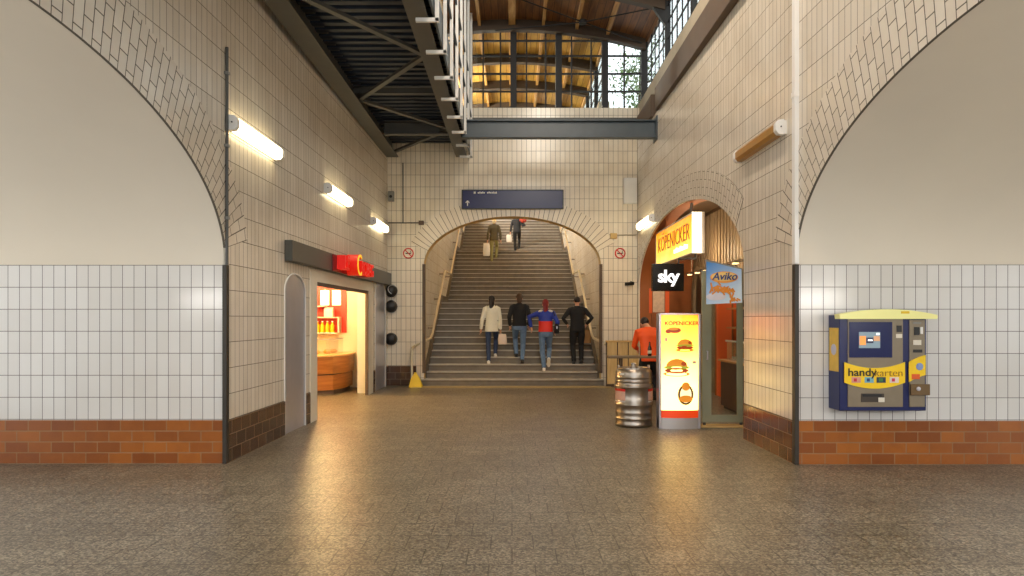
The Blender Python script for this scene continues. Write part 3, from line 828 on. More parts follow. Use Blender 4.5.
bm = NB(); lslab(bm, 11.45, 14.15, 2.40, 2.68, -.13, -.105); obj('backing_panel', bm, plain('dark_red_panel', hexc(120, 12, 10), .35), t)
# counter, round-fronted
t = thing('bakery_counter', 'curved wooden bakery counter with a glass food display on top', 'counter', (-4.6, 15.0, 0))
def counter_outline(k=0):
    return [(-5.8, 14.25 + k), (-4.2, 14.25 + k), (-3.78, 14.55 + k*.8), (-3.6 - k, 15.05), (-3.6 - k, 15.75), (-3.72 - k, 16.15), (-5.8, 16.15)]
fz = lambda u, v, d: Vector((u, v, d))
woodc = wood('warm_counter_wood', hexc(150, 88, 38), hexc(190, 124, 60), (.7, .7, 9), .35)
bm = NB(); prism(bm, counter_outline(.1), fz, .0, .1); obj('plinth', bm, M['rust'], t)
bm = NB(); prism(bm, counter_outline(.04), fz, .1, .42); obj('front_panel', bm, woodc, t, bevel=.008)
bm = NB(); prism(bm, counter_outline(.0), fz, .44, .80); obj('front_panel', bm, woodc, t, bevel=.008)
bm = NB(); prism(bm, counter_outline(.06), fz, .42, .44); obj('dark_joint', bm, M['black'], t)
bm = NB(); prism(bm, counter_outline(-.03), fz, .80, .84); obj('counter_top', bm, wood('pale_counter_top', hexc(214, 170, 104), hexc(232, 194, 130), (2, 2, 2), .3), t, bevel=.008)
bm = NB()
gl = [(-5.7, 14.42), (-4.26, 14.42), (-3.95, 14.66), (-3.8, 15.08), (-3.8, 15.5)]
for a, b in zip(gl, gl[1:]):
    d = Vector((b[0]-a[0], b[1]-a[1], 0)); c = Vector(((a[0]+b[0])/2, (a[1]+b[1])/2, 1.0)); n = d.cross(Vector((0, 0, 1))).normalized()
    obox(bm, c, [d, n, (0, 0, 1)], (d.length/2, .004, .16))
obj('glass_guard', bm, M['glass'], t)
bm = NB(); tube(bm, [(x, y, 1.165) for x, y in gl], .012, 8); obj('guard_rail', bm, M['stainless'], t)
crust = plain('golden_crust', hexc(206, 140, 62), .5, var=.25, scale=30)
for i, (x, y) in enumerate(((-5.0, 14.7), (-4.72, 14.75), (-4.45, 14.68), (-4.2, 14.85), (-4.05, 15.1), (-3.98, 15.38), (-4.35, 15.1), (-4.65, 15.12))):
    o = thing('bread_roll', 'golden bread roll behind the glass guard of the bakery counter', 'bread', (x, y, .84), 'bread rolls on the bakery counter')
    bm = NB(); ellipsoid(bm, (x, y, .885), (.09, .06, .047), 14, 8, Euler((0, 0, i*.7))); obj('crust', bm, crust, o)
    bm = NB()
    for k in (-1, 0, 1):
        c = Vector((k*.035, 0, .045)); c.rotate(Euler((0, 0, i*.7))); obox(bm, c + Vector((x, y, .885)), [Vector((math.cos(i*.7 + 1.2), math.sin(i*.7 + 1.2), 0)), Vector((-math.sin(i*.7 + 1.2), math.cos(i*.7 + 1.2), 0)), (0, 0, 1)], (.03, .005, .004))
    obj('score_mark', bm, M['soffit'], o)
for i, x in enumerate((-4.39, -4.135)):
    o = thing('pendant_lamp', ('left', 'right')[i] + ' one of two cream pendant lamps glowing above the bakery counter', 'lamp', (x, 15.0, 2.6), 'pendant lamps in the bakery')
    x2 = x + .32
    bm = NB(); lathe(bm, [(.092, 1.9), (.092, 2.22), (.087, 2.22), (.087, 1.9)], (x2 - .0, 15.0, 0), seg=24, cap=False); 
    bmesh.ops.bridge_loops(bm, edges=[e for e in bm.edges if e.is_boundary and e.verts[0].co.z < 1.95]); bmesh.ops.bridge_loops(bm, edges=[e for e in bm.edges if e.is_boundary])
    obj('lamp_shade', bm, emit('lit_cream_shade', (1, .8, .45), 2.2) if i == 0 else bpy.data.materials['lit_cream_shade'], o)
    bm = NB(); tube(bm, [(x2, 15.0, 2.2), (x2, 15.0, 2.6)], .008, 6); lathe(bm, [(.03, 2.15), (.03, 2.25)], (x2, 15, 0), seg=10); box(bm, x2 - .089, x2 + .089, 14.995, 15.005, 2.19, 2.2); obj('cord', bm, M['black'], o)
    o.location = (x2, 15.0, 2.6)
    for c in [c for c in bpy.data.objects if c.parent is o]: c.location = (x - x2, 0, 0)
bm = NB(); box(bm, -5.6, -3.88, 16.16, 16.2, 1.28, 2.6); t = thing('red_wall_panel', 'red panel on the far wall of the bakery behind the counter', 'panel', (-4.7, 16.2, 1.28))
obj('panel_face', bm, plain('red_panel_face', hexc(206, 44, 14), .4, var=.05), t)
bm = NB()
for x in (-4.98, -4.43): box(bm, x - .006, x + .006, 16.152, 16.165, 1.28, 2.6)
obj('panel_joint', bm, plain('dark_red_joint', hexc(140, 22, 10), .5), t)
t = thing('juice_shelf', 'pale stepped wall shelf on the red panel in the bakery', 'shelf', (-4.6, 16.1, 1.25))
for z, xa, xb in ((1.26, -5.3, -4.05), (1.62, -5.3, -3.99), (1.88, -5.1, -4.32)):
    bm = NB(); box(bm, xa, xb, 15.88, 16.15, z, z + .03); obj('shelf_board', bm, M['offwhite'], t, bevel=.004)
for x in (-4.72, -4.02, -4.9):
    bm = NB(); box(bm, x, x + .03, 15.9, 16.15, 1.29, 1.62 if x > -4.3 else 2.0); obj('upright', bm, M['offwhite'], t)
m_juice = plain('yellow_juice', hexc(246, 200, 20), .2, var=.05)
for i in range(5):
    x = -4.62 + i*.115
    o = thing('juice_bottle', 'yellow juice bottle in the row on the bakery shelf', 'bottle', (x, 15.98, 1.29), 'juice bottles on the bakery shelf')
    bm = NB(); lathe(bm, [(.0, 0), (.045, .0), (.048, .02), (.048, .16), (.02, .21), (.018, .24)], (x, 15.98, 1.29), seg=14); obj('bottle_body', bm, m_juice, o)
    bm = NB(); lathe(bm, [(.021, .24), (.021, .262), (0, .264)], (x, 15.98, 1.29), seg=12); obj('cap', bm, M['white'], o)
o = thing('white_carton', 'white carton on the middle shelf above the juice bottles', 'carton', (-4.24, 15.98, 1.65))
bm = NB(); box(bm, -4.34, -4.14, 15.92, 16.08, 1.65, 1.83); obj('carton_body', bm, M['white'], o, bevel=.004)
bm = NB(); prism(bm, [(15.92, 1.83), (16.08, 1.83), (16.0, 1.87)], lambda u, v, d: Vector((d, u, v)), -4.34, -4.14); obj('carton_lid', bm, M['white'], o)

# ------------------------------------------------------------------ snack stall in the right arch
SX = 4.35                                 # depth of the stall's back boards
bm = NB(); box(bm, SX + .05, SX + .3, 9.0, 16.58, 0, 4.0); struct('wall_stall_back', bm, M['rust'])
bm = NB()
yy = 9.25
m_board = wood('grey_brown_board', hexc(124, 108, 88), hexc(160, 142, 116), (9, 9, .8), .55)
while yy < 16.5:
    box(bm, SX, SX + .06, yy, yy + .11, 0, 3.9); yy += .2
struct('trim_13', bm, m_board)
# vaulted lining of the stall
bm = NB(); inn = [(SC + SA, 0)] + arc(SC, SA, SZ, SB, 40) + [(SC - SA, 0)]; out = [(SC + SA + .1, 0)] + arc(SC, SA + .1, SZ, SB + .1, 40) + [(SC - SA - .1, 0)]
A = [[bm.verts.new((x if x > 3.9 else XR(u) + .29, u, v)) for u, v in l] for l in (inn, out) for x in (3.4, 3.62)]
for i in range(len(inn)-1):
    a, b, c, d = A
    bm.faces.new((a[i], a[i+1], b[i+1], b[i])); bm.faces.new((c[i], d[i], d[i+1], c[i+1])); bm.faces.new((a[i], c[i], c[i+1], a[i+1])); bm.faces.new((b[i], b[i+1], d[i+1], d[i]))
bmesh.ops.recalc_face_normals(bm, faces=bm.faces)
struct('trim_16', bm, M['terracotta'])
bm = NB(); box(bm, 3.4, SX + .3, 9.0, 16.58, 4.0, 4.1); struct('ceiling_stall', bm, M['rust'])
bm = NB(); box(bm, 3.35, SX + .3, 16.58, 16.7, 0, 4.1); struct('wall_stall_far', bm, M['terracotta'])
bm = NB(); box(bm, 3.45, SX + .3, 8.9, 9.02, 0, 4.1); struct('wall_stall_near', bm, M['rust'])
# lining of the arch reveal itself
bm = NB(); inn = [(SC + SA - .004, 0)] + arc(SC, SA - .004, SZ, SB - .004, 40)[:-8]; out = [(SC + SA, 0)] + arc(SC, SA, SZ, SB, 40)[:-8]
A = [[bm.verts.new(fR()(u, v, x)) for u, v in l] for l in (inn, out) for x in (.03, .3)]
for i in range(len(inn)-1):
    a, b, c, d = A
    bm.faces.new((a[i], a[i+1], b[i+1], b[i])); bm.faces.new((c[i], d[i], d[i+1], c[i+1])); bm.faces.new((a[i], c[i], c[i+1], a[i+1])); bm.faces.new((b[i], b[i+1], d[i+1], d[i]))
bmesh.ops.recalc_face_normals(bm, faces=bm.faces)
struct('trim_14', bm, M['terracotta'])

# yellow lightbox sign
def yellow_panel(name, s1, s2, axis, lo, hi):
    m, nt, N, L, b = nodes(name)
    tc = N.new('ShaderNodeTexCoord'); sp = N.new('ShaderNodeSeparateXYZ'); L.new(tc.outputs['Object'], sp.inputs[0])
    mr = N.new('ShaderNodeMapRange'); mr.inputs[1].default_value = lo; mr.inputs[2].default_value = hi
    L.new(sp.outputs[axis], mr.inputs[0])
    nz = N.new('ShaderNodeTexNoise'); nz.inputs['Scale'].default_value = 1.6; L.new(tc.outputs['Object'], nz.inputs['Vector'])
    ad = N.new('ShaderNodeMath'); ad.operation = 'MULTIPLY_ADD'; ad.inputs[1].default_value = .5; L.new(nz.outputs['Fac'], ad.inputs[0]); 
    sb = N.new('ShaderNodeMath'); sb.operation = 'SUBTRACT'; sb.inputs[1].default_value = .25; L.new(mr.outputs[0], sb.inputs[0]); L.new(sb.outputs[0], ad.inputs[2])
    cr = N.new('ShaderNodeValToRGB'); cr.color_ramp.elements[0].color = rgba(s1[0]); cr.color_ramp.elements[1].color = rgba(s1[2])
    x = cr.color_ramp.elements.new(.5); x.color = rgba(s1[1])
    L.new(ad.outputs[0], cr.inputs['Fac']); L.new(cr.outputs['Color'], b.inputs['Emission Color']); L.new(cr.outputs['Color'], b.inputs['Base Color'])
    b.inputs['Emission Strength'].default_value = s2; b.inputs['Roughness'].default_value = .25
    return m
t = thing('stall_name_sign', 'yellow illuminated name sign of the snack stall hung inside the right arch', 'sign', (3.16, 13.6, 3.1))
m_ys = yellow_panel('lit_yellow_sign', (hexc(255, 232, 120), hexc(255, 206, 50), hexc(255, 150, 20)), 1.0, 'Z', -.38, .38)
YS0, YS1, ZA, ZB_ = 11.95, 15.0, 2.74, 3.46
SXS = 3.13
bm = NB(); box(bm, SXS, SXS + .2, YS0 + .02, YS1 - .02, ZA + .02, ZB_ - .02); obj('lit_face', bm, m_ys, t)
bm = NB(); box(bm, SXS - .008, SXS + .17, YS0 - .0, YS0 + .03, ZA, ZB_); obj('end_panel', bm, emit('lit_white_end', (1, .95, .8), 1.3), t, bevel=.004)
bm = NB()
box(bm, SXS - .006, SXS + .2, YS0, YS1, ZB_ - .03, ZB_); box(bm, SXS - .006, SXS + .2, YS0, YS1, ZA, ZA + .02); box(bm, SXS - .006, SXS + .2, YS1 - .03, YS1, ZA, ZB_); box(bm, SXS + .16, SXS + .205, YS0 - .004, YS1, ZA, ZB_)
obj('sign_case', bm, M['offwhite'], t, bevel=.003)
b = text_bm('KÖPENICKER', .44, .004, 'CENTER', -.006, xs=1.0); place(b, (SXS - .008, 13.45, 3.14), (0, -1, 0), (0, 0, 1)); obj('lettering', b, emit('red_brown_backlit_print', hexc(190, 80, 10), .5, hexc(120, 40, 8)), t)
bm = NB()
for i, w in enumerate((.1, .07, .12, .08, .1, .09, .11)): box(bm, SXS - .014, SXS + .002, 12.3 + i*.15, 12.3 + i*.15 + w, 2.86, 2.93 + .02*(i % 2))
obj('small_print', bm, emit('white_backlit_print', (1, .97, .85), 1.4), t)
bm = NB()
for y in (12.4, 14.6): tube(bm, [(SXS + .1, y, ZB_ - .01), (SXS + .1, y, SZ + SB*math.sqrt(max(0, 1 - ((y-SC)/SA)**2)))], .03, 8)
obj('hanger', bm, M['grey'], t)

# black square sign
t = thing('channel_sign', 'black square box sign with white lettering hung beneath the yellow sign', 'sign', (2.72, 12.0, 2.32))
bm = NB(); box(bm, 2.44, 2.98, 11.95, 12.1, 2.085, 2.56); obj('sign_case', bm, plain('black_gloss', hexc(22, 20, 18), .2), t, bevel=.008)
m_sky = emit('white_lit_print', (1, 1, 1), .9)
for ch, x in (('s', 2.585), ('k', 2.70), ('y', 2.825)):
    b = text_bm(ch, .30, .004, 'CENTER', .009, xs=1.05)
    place(b, (x, 11.946, 2.33), (1, 0, 0), (0, 0, 1))
    dz = {'s': 2.315, 'k': 2.315, 'y': 2.315}[ch] - min(v.co.z for v in b.verts if v.co.z > -9) - (.085 if ch != 'y' else .15)
    bmesh.ops.translate(b, verts=b.verts, vec=(0, 0, dz)); obj('letter', b, m_sky, t)
bm = NB(); tube(bm, [(2.9, 12.02, 2.55), (2.9, 12.02, 2.65), (3.2, 12.02, 2.65), (3.2, 12.02, 2.76)], .02, 8); obj('bracket_arm', bm, M['steel'], t)

# blue poster blade sign
t = thing('snack_poster', 'pale blue hanging poster with orange fries and an oval logo beside the arch', 'poster', (2.87, 9.38, 2.1))
def blue_poster():
    m, nt, N, L, b = nodes('blue_poster_print')
    tc = N.new('ShaderNodeTexCoord'); sp = N.new('ShaderNodeSeparateXYZ'); L.new(tc.outputs['Object'], sp.inputs[0])
    ad = N.new('ShaderNodeMath'); ad.operation = 'SUBTRACT'; L.new(sp.outputs['Z'], ad.inputs[0]); L.new(sp.outputs['X'], ad.inputs[1])
    mr = N.new('ShaderNodeMapRange'); mr.inputs[1].default_value = -.35; mr.inputs[2].default_value = .5; L.new(ad.outputs[0], mr.inputs[0])
    cr = N.new('ShaderNodeValToRGB'); cr.color_ramp.elements[0].color = rgba(hexc(206, 226, 240)); cr.color_ramp.elements[1].color = rgba(hexc(24, 120, 196))
    L.new(mr.outputs[0], cr.inputs['Fac']); L.new(cr.outputs['Color'], b.inputs['Base Color']); b.inputs['Roughness'].default_value = .35
    return m
PY = 9.36
fp = lambda u, v, d: Vector((u, PY + (u - 2.64)*-.06 + d, v))
bm = NB(); prism(bm, [(2.635, 1.80), (3.11, 1.82), (3.10, 2.27), (2.635, 2.385)], fp, -.01, .01); obj('poster_sheet', bm, blue_poster(), t)
bm = NB(); bar(bm, (2.62, PY, 2.395), (3.12, PY, 2.275), .03, .025); obj('hanging_rod', bm, M['grey'], t)
bm = NB(); E = [(2.87 + .185*math.cos(a), 2.165 + .078*math.sin(a)) for a in [2*PI*i/32 for i in range(32)]]; prism(bm, E, fp, -.016, -.008); obj('logo_oval', bm, plain('orange_oval', hexc(240, 160, 60), .4), t)
E = [(2.87 + .165*math.cos(a), 2.172 + .06*math.sin(a)) for a in [2*PI*i/32 for i in range(32)]]; bm = NB(); prism(bm, E, fp, -.02, -.014); obj('logo_oval', bm, plain('yellow_oval', hexc(246, 206, 120), .4), t)
b = text_bm('Aviko', .14, .003, 'CENTER', .002, shear=.25); place(b, (2.87, PY - .045, 2.172), (1, -.06, 0)); obj('lettering', b, plain('navy_print', hexc(30, 50, 110), .4), t)
fry = plain('fried_orange', hexc(222, 140, 44), .5, var=.2, scale=25)
bm = NB(); E = [(2.76 + .13*math.cos(a), 1.90 + .05*math.sin(a)) for a in [2*PI*i/28 for i in range(28)]]; prism(bm, E, fp, -.016, -.008); obj('bowl_picture', bm, plain('white_bowl_print', hexc(210, 206, 214), .4), t)
bm = NB()
for i in range(46):
    a = random.uniform(0, PI); x = random.gauss(2.85, .07); z = 1.99 + random.gauss(0, .03) - (x - 2.85)*.15
    obox(bm, fp(x, z, -.016 - .001*(i % 4)), [(math.cos(a), 0, math.sin(a)), (-math.sin(a), 0, math.cos(a)), (0, 1, 0)], (.032, .01, .003))
for i in range(8):
    a = random.uniform(0, PI); x = random.uniform(2.95, 3.06)
    obox(bm, fp(x, 1.86 + random.gauss(0, .012), -.016), [(math.cos(a), 0, math.sin(a)), (-math.sin(a), 0, math.cos(a)), (0, 1, 0)], (.028, .01, .003))
obj('fries_picture', bm, fry, t)

# standing menu lightbox
BX0, BX1, BY, BH = 2.14, 2.75, 10.08, 1.68
t = thing('menu_lightbox', 'tall glowing yellow menu lightbox with burger pictures standing before the snack stall', 'lightbox', ((BX0+BX1)/2, BY + .1, 0))
cx = (BX0+BX1)/2
def bow(u): return -.05*(1 - ((u - cx)/.305)**2)
fb = lambda u, v, d: Vector((u, BY + bow(u) + d, v))
def bowed(u0, u1, v0, v1, d0, d1, n=12):
    bm = NB(); 
    pts = [(u0 + (u1-u0)*i/n) for i in range(n+1)]
    V = [[bm.verts.new(fb(u, v, d)) for u in pts] for d in (d0, d1) for v in (v0, v1)]
    a, b_, c, d_ = V
    for i in range(n):
        bm.faces.new((a[i], a[i+1], b_[i+1], b_[i])); bm.faces.new((c[i], d_[i], d_[i+1], c[i+1])); bm.faces.new((a[i], c[i], c[i+1], a[i+1])); bm.faces.new((b_[i], b_[i+1], d_[i+1], d_[i]))
    bm.faces.new((a[0], b_[0], d_[0], c[0])); bm.faces.new((a[-1], c[-1], d_[-1], b_[-1]))
    bmesh.ops.recalc_face_normals(bm, faces=bm.faces); return bm
m_menu = yellow_panel('lit_menu_print', (hexc(255, 216, 132), hexc(255, 192, 72), hexc(255, 120, 20)), 3.4, 'Z', .62, 1.70)
obj('lit_panel', bowed(BX0 + .03, BX1 - .03, .27, BH - .02, 0, .06), m_menu, t)
obj('base_band', bowed(BX0 + .03, BX1 - .03, .16, .27, -.004, .06), emit('lit_red_band', hexc(214, 62, 16), .7), t)
obj('plinth', bowed(BX0 + .0, BX1 - .0, .0, .16, -.008, .10), plain('silver_paint', hexc(196, 192, 190), .3, metal=.3, var=.05), t)
bm = NB(); box(bm, BX0, BX0 + .035, BY - .03, BY + .16, 0, BH); box(bm, BX1 - .035, BX1, BY - .03, BY + .16, 0, BH); obj('side_post', bm, M['stainless'], t, bevel=.008)
bm = NB(); box(bm, BX0 + .03, BX1 - .03, BY - .03, BY + .16, BH - .02, BH + .006); obj('top_cap', bm, M['stainless'], t, bevel=.004)
obj('rear_panel', bowed(BX0 + .03, BX1 - .03, .0, BH - .02, .19, .2), M['offwhite'], t)
b = text_bm('KÖPENICKER', .074, .003, 'CENTER', .001, xs=1.12)
place(b, (cx + .02, BY - .056, 1.535)); obj('heading', b, emit('red_backlit_heading', hexc(200, 60, 14), .45, hexc(160, 40, 10)), t)
bun = emit('backlit_bun', hexc(236, 150, 40), .62, hexc(200, 120, 40)); fill = emit('backlit_filling', hexc(196, 78, 22), .5, hexc(150, 60, 20)); leafm = emit('backlit_lettuce', hexc(190, 190, 50), .6, hexc(130, 150, 50)); dk = emit('backlit_shade_print', hexc(110, 66, 16), .35, hexc(90, 60, 20))
def ell(bm, x, z, a, b_, d, n=24, t0=0, t1=2*PI):
    pts = [(x + a*math.cos(t0 + (t1-t0)*i/n), z + b_*math.sin(t0 + (t1-t0)*i/n)) for i in range(n + (0 if t1 - t0 > 6 else 1))]
    q = NB(); prism(q, pts, fb, d - .003, d + .003); join(bm, q)
def burger(name, x, z, k):
    p = NB(); ell(p, x, z - .10*k, .19*k, .035*k, -.004); o = obj(name, p, bun, t)
    p = NB(); ell(p, x, z - .05*k, .17*k, .04*k, -.008); q = obj('patty', p, fill, o)
    p = NB(); ell(p, x, z - .005*k, .18*k, .03*k, -.011); obj('lettuce', p, leafm, o)
    p = NB(); ell(p, x, z + .01*k, .15*k, .11*k, -.014, t0=0, t1=PI); obj('bun_top', p, bun, o)
    p = NB(); ell(p, x + .1*k, z + .05*k, .04*k, .03*k, -.018); ell(p, x - .02*k, z - .025*k, .05*k, .012*k, -.018); obj('sauce', p, fill, o)
burger('burger_picture', cx - .05, .90, 1.0)
burger('burger_picture', cx + .07, 1.22, .72)
p = NB(); ell(p, cx - .08, 1.435, .09, .04, -.006); ell(p, cx - .17, 1.42, .04, .03, -.006); obj('wrap_picture', p, fill, t)
p = NB(); ell(p, cx - .10, 1.455, .07, .02, -.012); obj('wrap_picture', p, bun, t)
p = NB(); ell(p, cx + .08, .50, .115, .15, -.006); o = obj('drink_picture', p, dk, t)
p = NB(); ell(p, cx + .08, .50, .085, .12, -.012); obj('cup', p, emit('backlit_cup', hexc(255, 240, 190), .9), o)
p = NB(); ell(p, cx + .08, .44, .10, .05, -.016); ell(p, cx + .08, .62, .06, .06, -.016); obj('fries', p, bun, o)
p = NB(); ell(p, cx + .21, .97, .03, .022, -.006, n=12); ell(p, cx - .2, 1.3, .02, .03, -.006, n=12); obj('price_mark', p, emit('backlit_grey_print', hexc(190, 160, 130), .5), t)

# keg
t = thing('steel_keg', 'large scuffed steel beer keg standing on the floor beside the lightbox', 'keg', (1.83, 10.38, 0))
prof = [(.0, .0), (.255, 0), (.275, .015), (.28, .05), (.272, .065), (.272, .11), (.28, .125), (.272, .14), (.272, .20), (.279, .215), (.272, .23), (.274, .30), (.292, .325), (.292, .345), (.276, .365), (.276, .57), (.292, .59), (.292, .61), (.274, .63), (.272, .66), (.279, .672), (.272, .685), (.272, .72), (.279, .732), (.272, .745), (.272, .80), (.262, .835), (.235, .855), (.235, .875), (.215, .875), (.21, .845), (.08, .855), (.0, .857)]
KC = (1.83, 10.38, 0)
bm = NB(); lathe(bm, prof, KC, seg=48); obj('barrel', bm, M['keg'], t, sharp=50)
bm = NB(); lathe(bm, [(0, .85), (.06, .85), (.06, .89), (.04, .895), (.04, .93), (.028, .94), (0, .94)], KC, seg=20); obj('valve', bm, M['keg'], t)
def patch(a0, a1, z0, z1, r, mat, name):
    bm = NB(); n = 10
    V = [[bm.verts.new((KC[0] + rr*math.cos(a0 + (a1-a0)*i/n), KC[1] + rr*math.sin(a0 + (a1-a0)*i/n), z)) for i in range(n+1)] for rr in (r - .004, r) for z in (z0, z1)]
    a, b_, c, d_ = V
    for i in range(n):
        bm.faces.new((a[i], a[i+1], b_[i+1], b_[i])); bm.faces.new((c[i], d_[i], d_[i+1], c[i+1])); bm.faces.new((a[i], c[i], c[i+1], a[i+1])); bm.faces.new((b_[i], b_[i+1], d_[i+1], d_[i]))
    bm.faces.new((a[0], b_[0], d_[0], c[0])); bm.faces.new((a[-1], c[-1], d_[-1], b_[-1])); bmesh.ops.recalc_face_normals(bm, faces=bm.faces)
    return obj(name, bm, mat, t)
pk = plain('pink_white_label', hexc(214, 170, 150), .4, var=.2, scale=40)
for a0, a1 in ((PI*1.01, PI*1.30), (PI*1.72, PI*2.0)):
    patch(a0, a1, .40, .53, .281, pk, 'label'); patch(a0, a1, .53, .565, .281, M['red'], 'label_band'); patch(a0, a1, .375, .385, .281, M['white'], 'label_line')
patch(PI*1.18, PI*1.28, .775, .80, .274, M['white'], 'sticker')
for s in (-1, 1):
    bm = NB()
    q = [Vector((KC[0] + s*.225, KC[1] - .05, .87)), Vector((KC[0] + s*.225, KC[1] - .05, .9)), Vector((KC[0] + s*.225, KC[1] + .05, .9)), Vector((KC[0] + s*.225, KC[1] + .05, .87))]; tube(bm, q, .01, 6); obj('rim_handle', bm, M['keg'], t)

# bar table with beer bottle
t = thing('bar_table', 'narrow grey standing table behind the steel keg', 'table', (2.25, 13.0, 0))
bm = NB(); box(bm, 1.80, 2.85, 12.85, 13.2, .865, .905); obj('table_top', bm, plain('grey_brown_table_top', hexc(120, 104, 80), .45), t, bevel=.006)
for x in (2.05, 2.78):
    for y in (12.92, 13.13):
        bm = NB(); box(bm, x - .02, x + .02, y - .02, y + .02, 0, .866); obj('leg', bm, M['rust'], t)
bm = NB(); box(bm, 2.05, 2.78, 13.01, 13.04, .25, .30); obj('foot_rail', bm, M['rust'], t)
o = thing('beer_bottle', 'brown glass beer bottle with pale label on the standing table', 'bottle', (2.58, 12.93, .905))
bm = NB(); lathe(bm, [(0, 0), (.033, 0), (.036, .01), (.036, .14), (.03, .17), (.015, .21), (.014, .265), (.016, .27), (0, .272)], (2.58, 12.93, .905), seg=18); obj('bottle_glass', bm, plain('brown_glass', hexc(40, 22, 10), .1, spec=.8), o)
bm = NB(); lathe(bm, [(.0372, .05), (.0372, .11)], (2.58, 12.93, .905), seg=18); obj('label_band', bm, M['offwhite'], o)
bm = NB(); lathe(bm, [(.0175, .262), (.0175, .278), (0, .28)], (2.58, 12.93, .905), seg=14); obj('crown_cap', bm, M['red'], o)

# glazed door of the stall
DY = 10.3
t = thing('glazed_stall_door', 'grey-green framed glass door standing open beside the lightbox', 'door', (3.12, DY, 0))
gm = plain('grey_green_frame', hexc(152, 154, 128), .45, var=.08)
bm = NB()
for a in ((2.83, 2.965, .06, 2.32), (3.36, 3.44, .06, 2.32), (2.965, 3.36, .06, .17), (2.965, 3.36, 2.20, 2.32)): box(bm, a[0], a[1], DY - .025, DY + .025, a[2], a[3])
obj('door_frame', bm, gm, t, bevel=.004)
bm = NB(); box(bm, 2.96, 3.37, DY - .004, DY + .004, .16, 2.21); obj('glass_pane', bm, M['glass'], t)
bm = NB(); tube(bm, [(2.9, DY - .025, 1.0), (2.9, DY - .07, 1.0), (2.9, DY - .07, 1.12), (2.9, DY - .025, 1.12)], .01, 8); obj('handle', bm, M['stainless'], t)
bm = NB(); tube(bm, [(3.42, DY, .0), (3.42, DY, .06)], .025, 8); tube(bm, [(2.87, DY, .0), (2.87, DY, .06)], .025, 8); obj('pivot', bm, M['steel'], t)
bm = NB(); box(bm, 2.72, 3.5, DY - .16, DY + .1, 0, .022); struct('trim_15', bm, M['soffit'], bevel=.004)
# stall counter with food display
t = thing('stall_counter', 'dark brown stall counter behind the glazed door', 'counter', (3.95, 11.6, 0))
bm = NB(); box(bm, 3.78, 4.3, 10.5, 12.5, .05, .84); obj('counter_body', bm, wood('dark_counter_wood', hexc(52, 32, 22), hexc(84, 52, 34), (6, 6, .8), .4), t, bevel=.006)
bm = NB(); box(bm, 3.82, 4.3, 10.55, 12.45, 0, .05); obj('plinth', bm, M['black'], t)
bm = NB(); box(bm, 3.74, 4.32, 10.46, 12.54, .84, .875); obj('counter_top', bm, wood('light_counter_top', hexc(176, 128, 76), hexc(200, 150, 96), (2, 2, 2), .35), t, bevel=.005)
bm = NB(); box(bm, 3.86, 3.868, 10.6, 12.4, .875, 1.2); obj('glass_guard', bm, M['glass'], t)
bm = NB(); box(bm, 3.84, 4.3, 10.55, 12.45, 1.2, 1.215); obj('guard_shelf', bm, M['glass'], t)
bm = NB(); box(bm, 3.845, 3.875, 10.56, 12.44, 1.195, 1.222); obj('guard_rail', bm, M['offwhite'], t)
food = [plain('lettuce_green', hexc(120, 140, 40), .6, var=.3, scale=30), plain('tomato_red', hexc(196, 60, 24), .4), plain('sausage_brown', hexc(150, 84, 36), .45), plain('salad_cream', hexc(228, 206, 150), .5), plain('pastry_gold', hexc(222, 160, 70), .5)]
for i in range(6):
    y = 10.75 + i*.29
    nm = ('lettuce', 'tomato salad', 'sausages', 'cream salad', 'pastries', 'sausages')[i]
    lab = ('steel food tray heaped with lettuce at the near end of the stall counter', 'steel food tray of tomato salad behind the stall glass guard', 'steel food tray of sausages between the tomato and cream salads', 'steel food tray of cream salad behind the stall glass guard', 'steel food tray of golden pastries behind the stall glass guard', 'steel food tray of sausages at the far end of the stall counter')[i]
    o = thing('food_tray', lab, 'food tray', (4.08, y, .875), 'food trays on the stall counter')
    bm = NB(); box(bm, 3.92, 4.24, y - .12, y + .12, .875, .93); obj('tray', bm, M['stainless'], o, bevel=.006)
    bm = NB()
    for k in range(14): ellipsoid(bm, (random.uniform(3.97, 4.19), y + random.uniform(-.08, .08), .94 + random.uniform(0, .05)), (random.uniform(.04, .06), random.uniform(.025, .05), random.uniform(.02, .04)), 10, 6, Euler((0, 0, random.uniform(0, 3))))
    q = obj('food', bm, food[(0, 1, 2, 3, 4, 2)[i]], o); q['kind'] = 'stuff'
bm = NB(); box(bm, 4.28, 4.35, 13.35, 14.5, 0, 2.1); t = thing('orange_wall_panel', 'tall orange panel on the back boards of the snack stall', 'panel', (4.3, 13.9, 0)); obj('panel_face', bm, M['orange'], t, bevel=.006)
bm = NB(); box(bm, 4.265, 4.285, 13.35, 13.4, 0, 2.1); box(bm, 4.265, 4.285, 14.45, 14.5, 0, 2.1); obj('edge_strip', bm, M['terracotta'], t)
t = thing('stall_wall_shelf', 'two wooden wall shelves with light strips behind the stall counter', 'shelf', (4.25, 12, 1.55))
for z in (1.42, 1.78):
    bm = NB(); box(bm, 4.1, 4.36, 10.3, 13.2, z, z + .03); obj('shelf_board', bm, wood('shelf_wood', hexc(176, 116, 60), hexc(206, 150, 90), (2, 1, 2), .45) if z < 1.5 else bpy.data.materials['shelf_wood'], t)
for y in (10.5, 12.9):
    bm = NB(); box(bm, 4.3, 4.36, y - .02, y + .02, 1.2, 1.95); obj('support', bm, M['rust'], t)
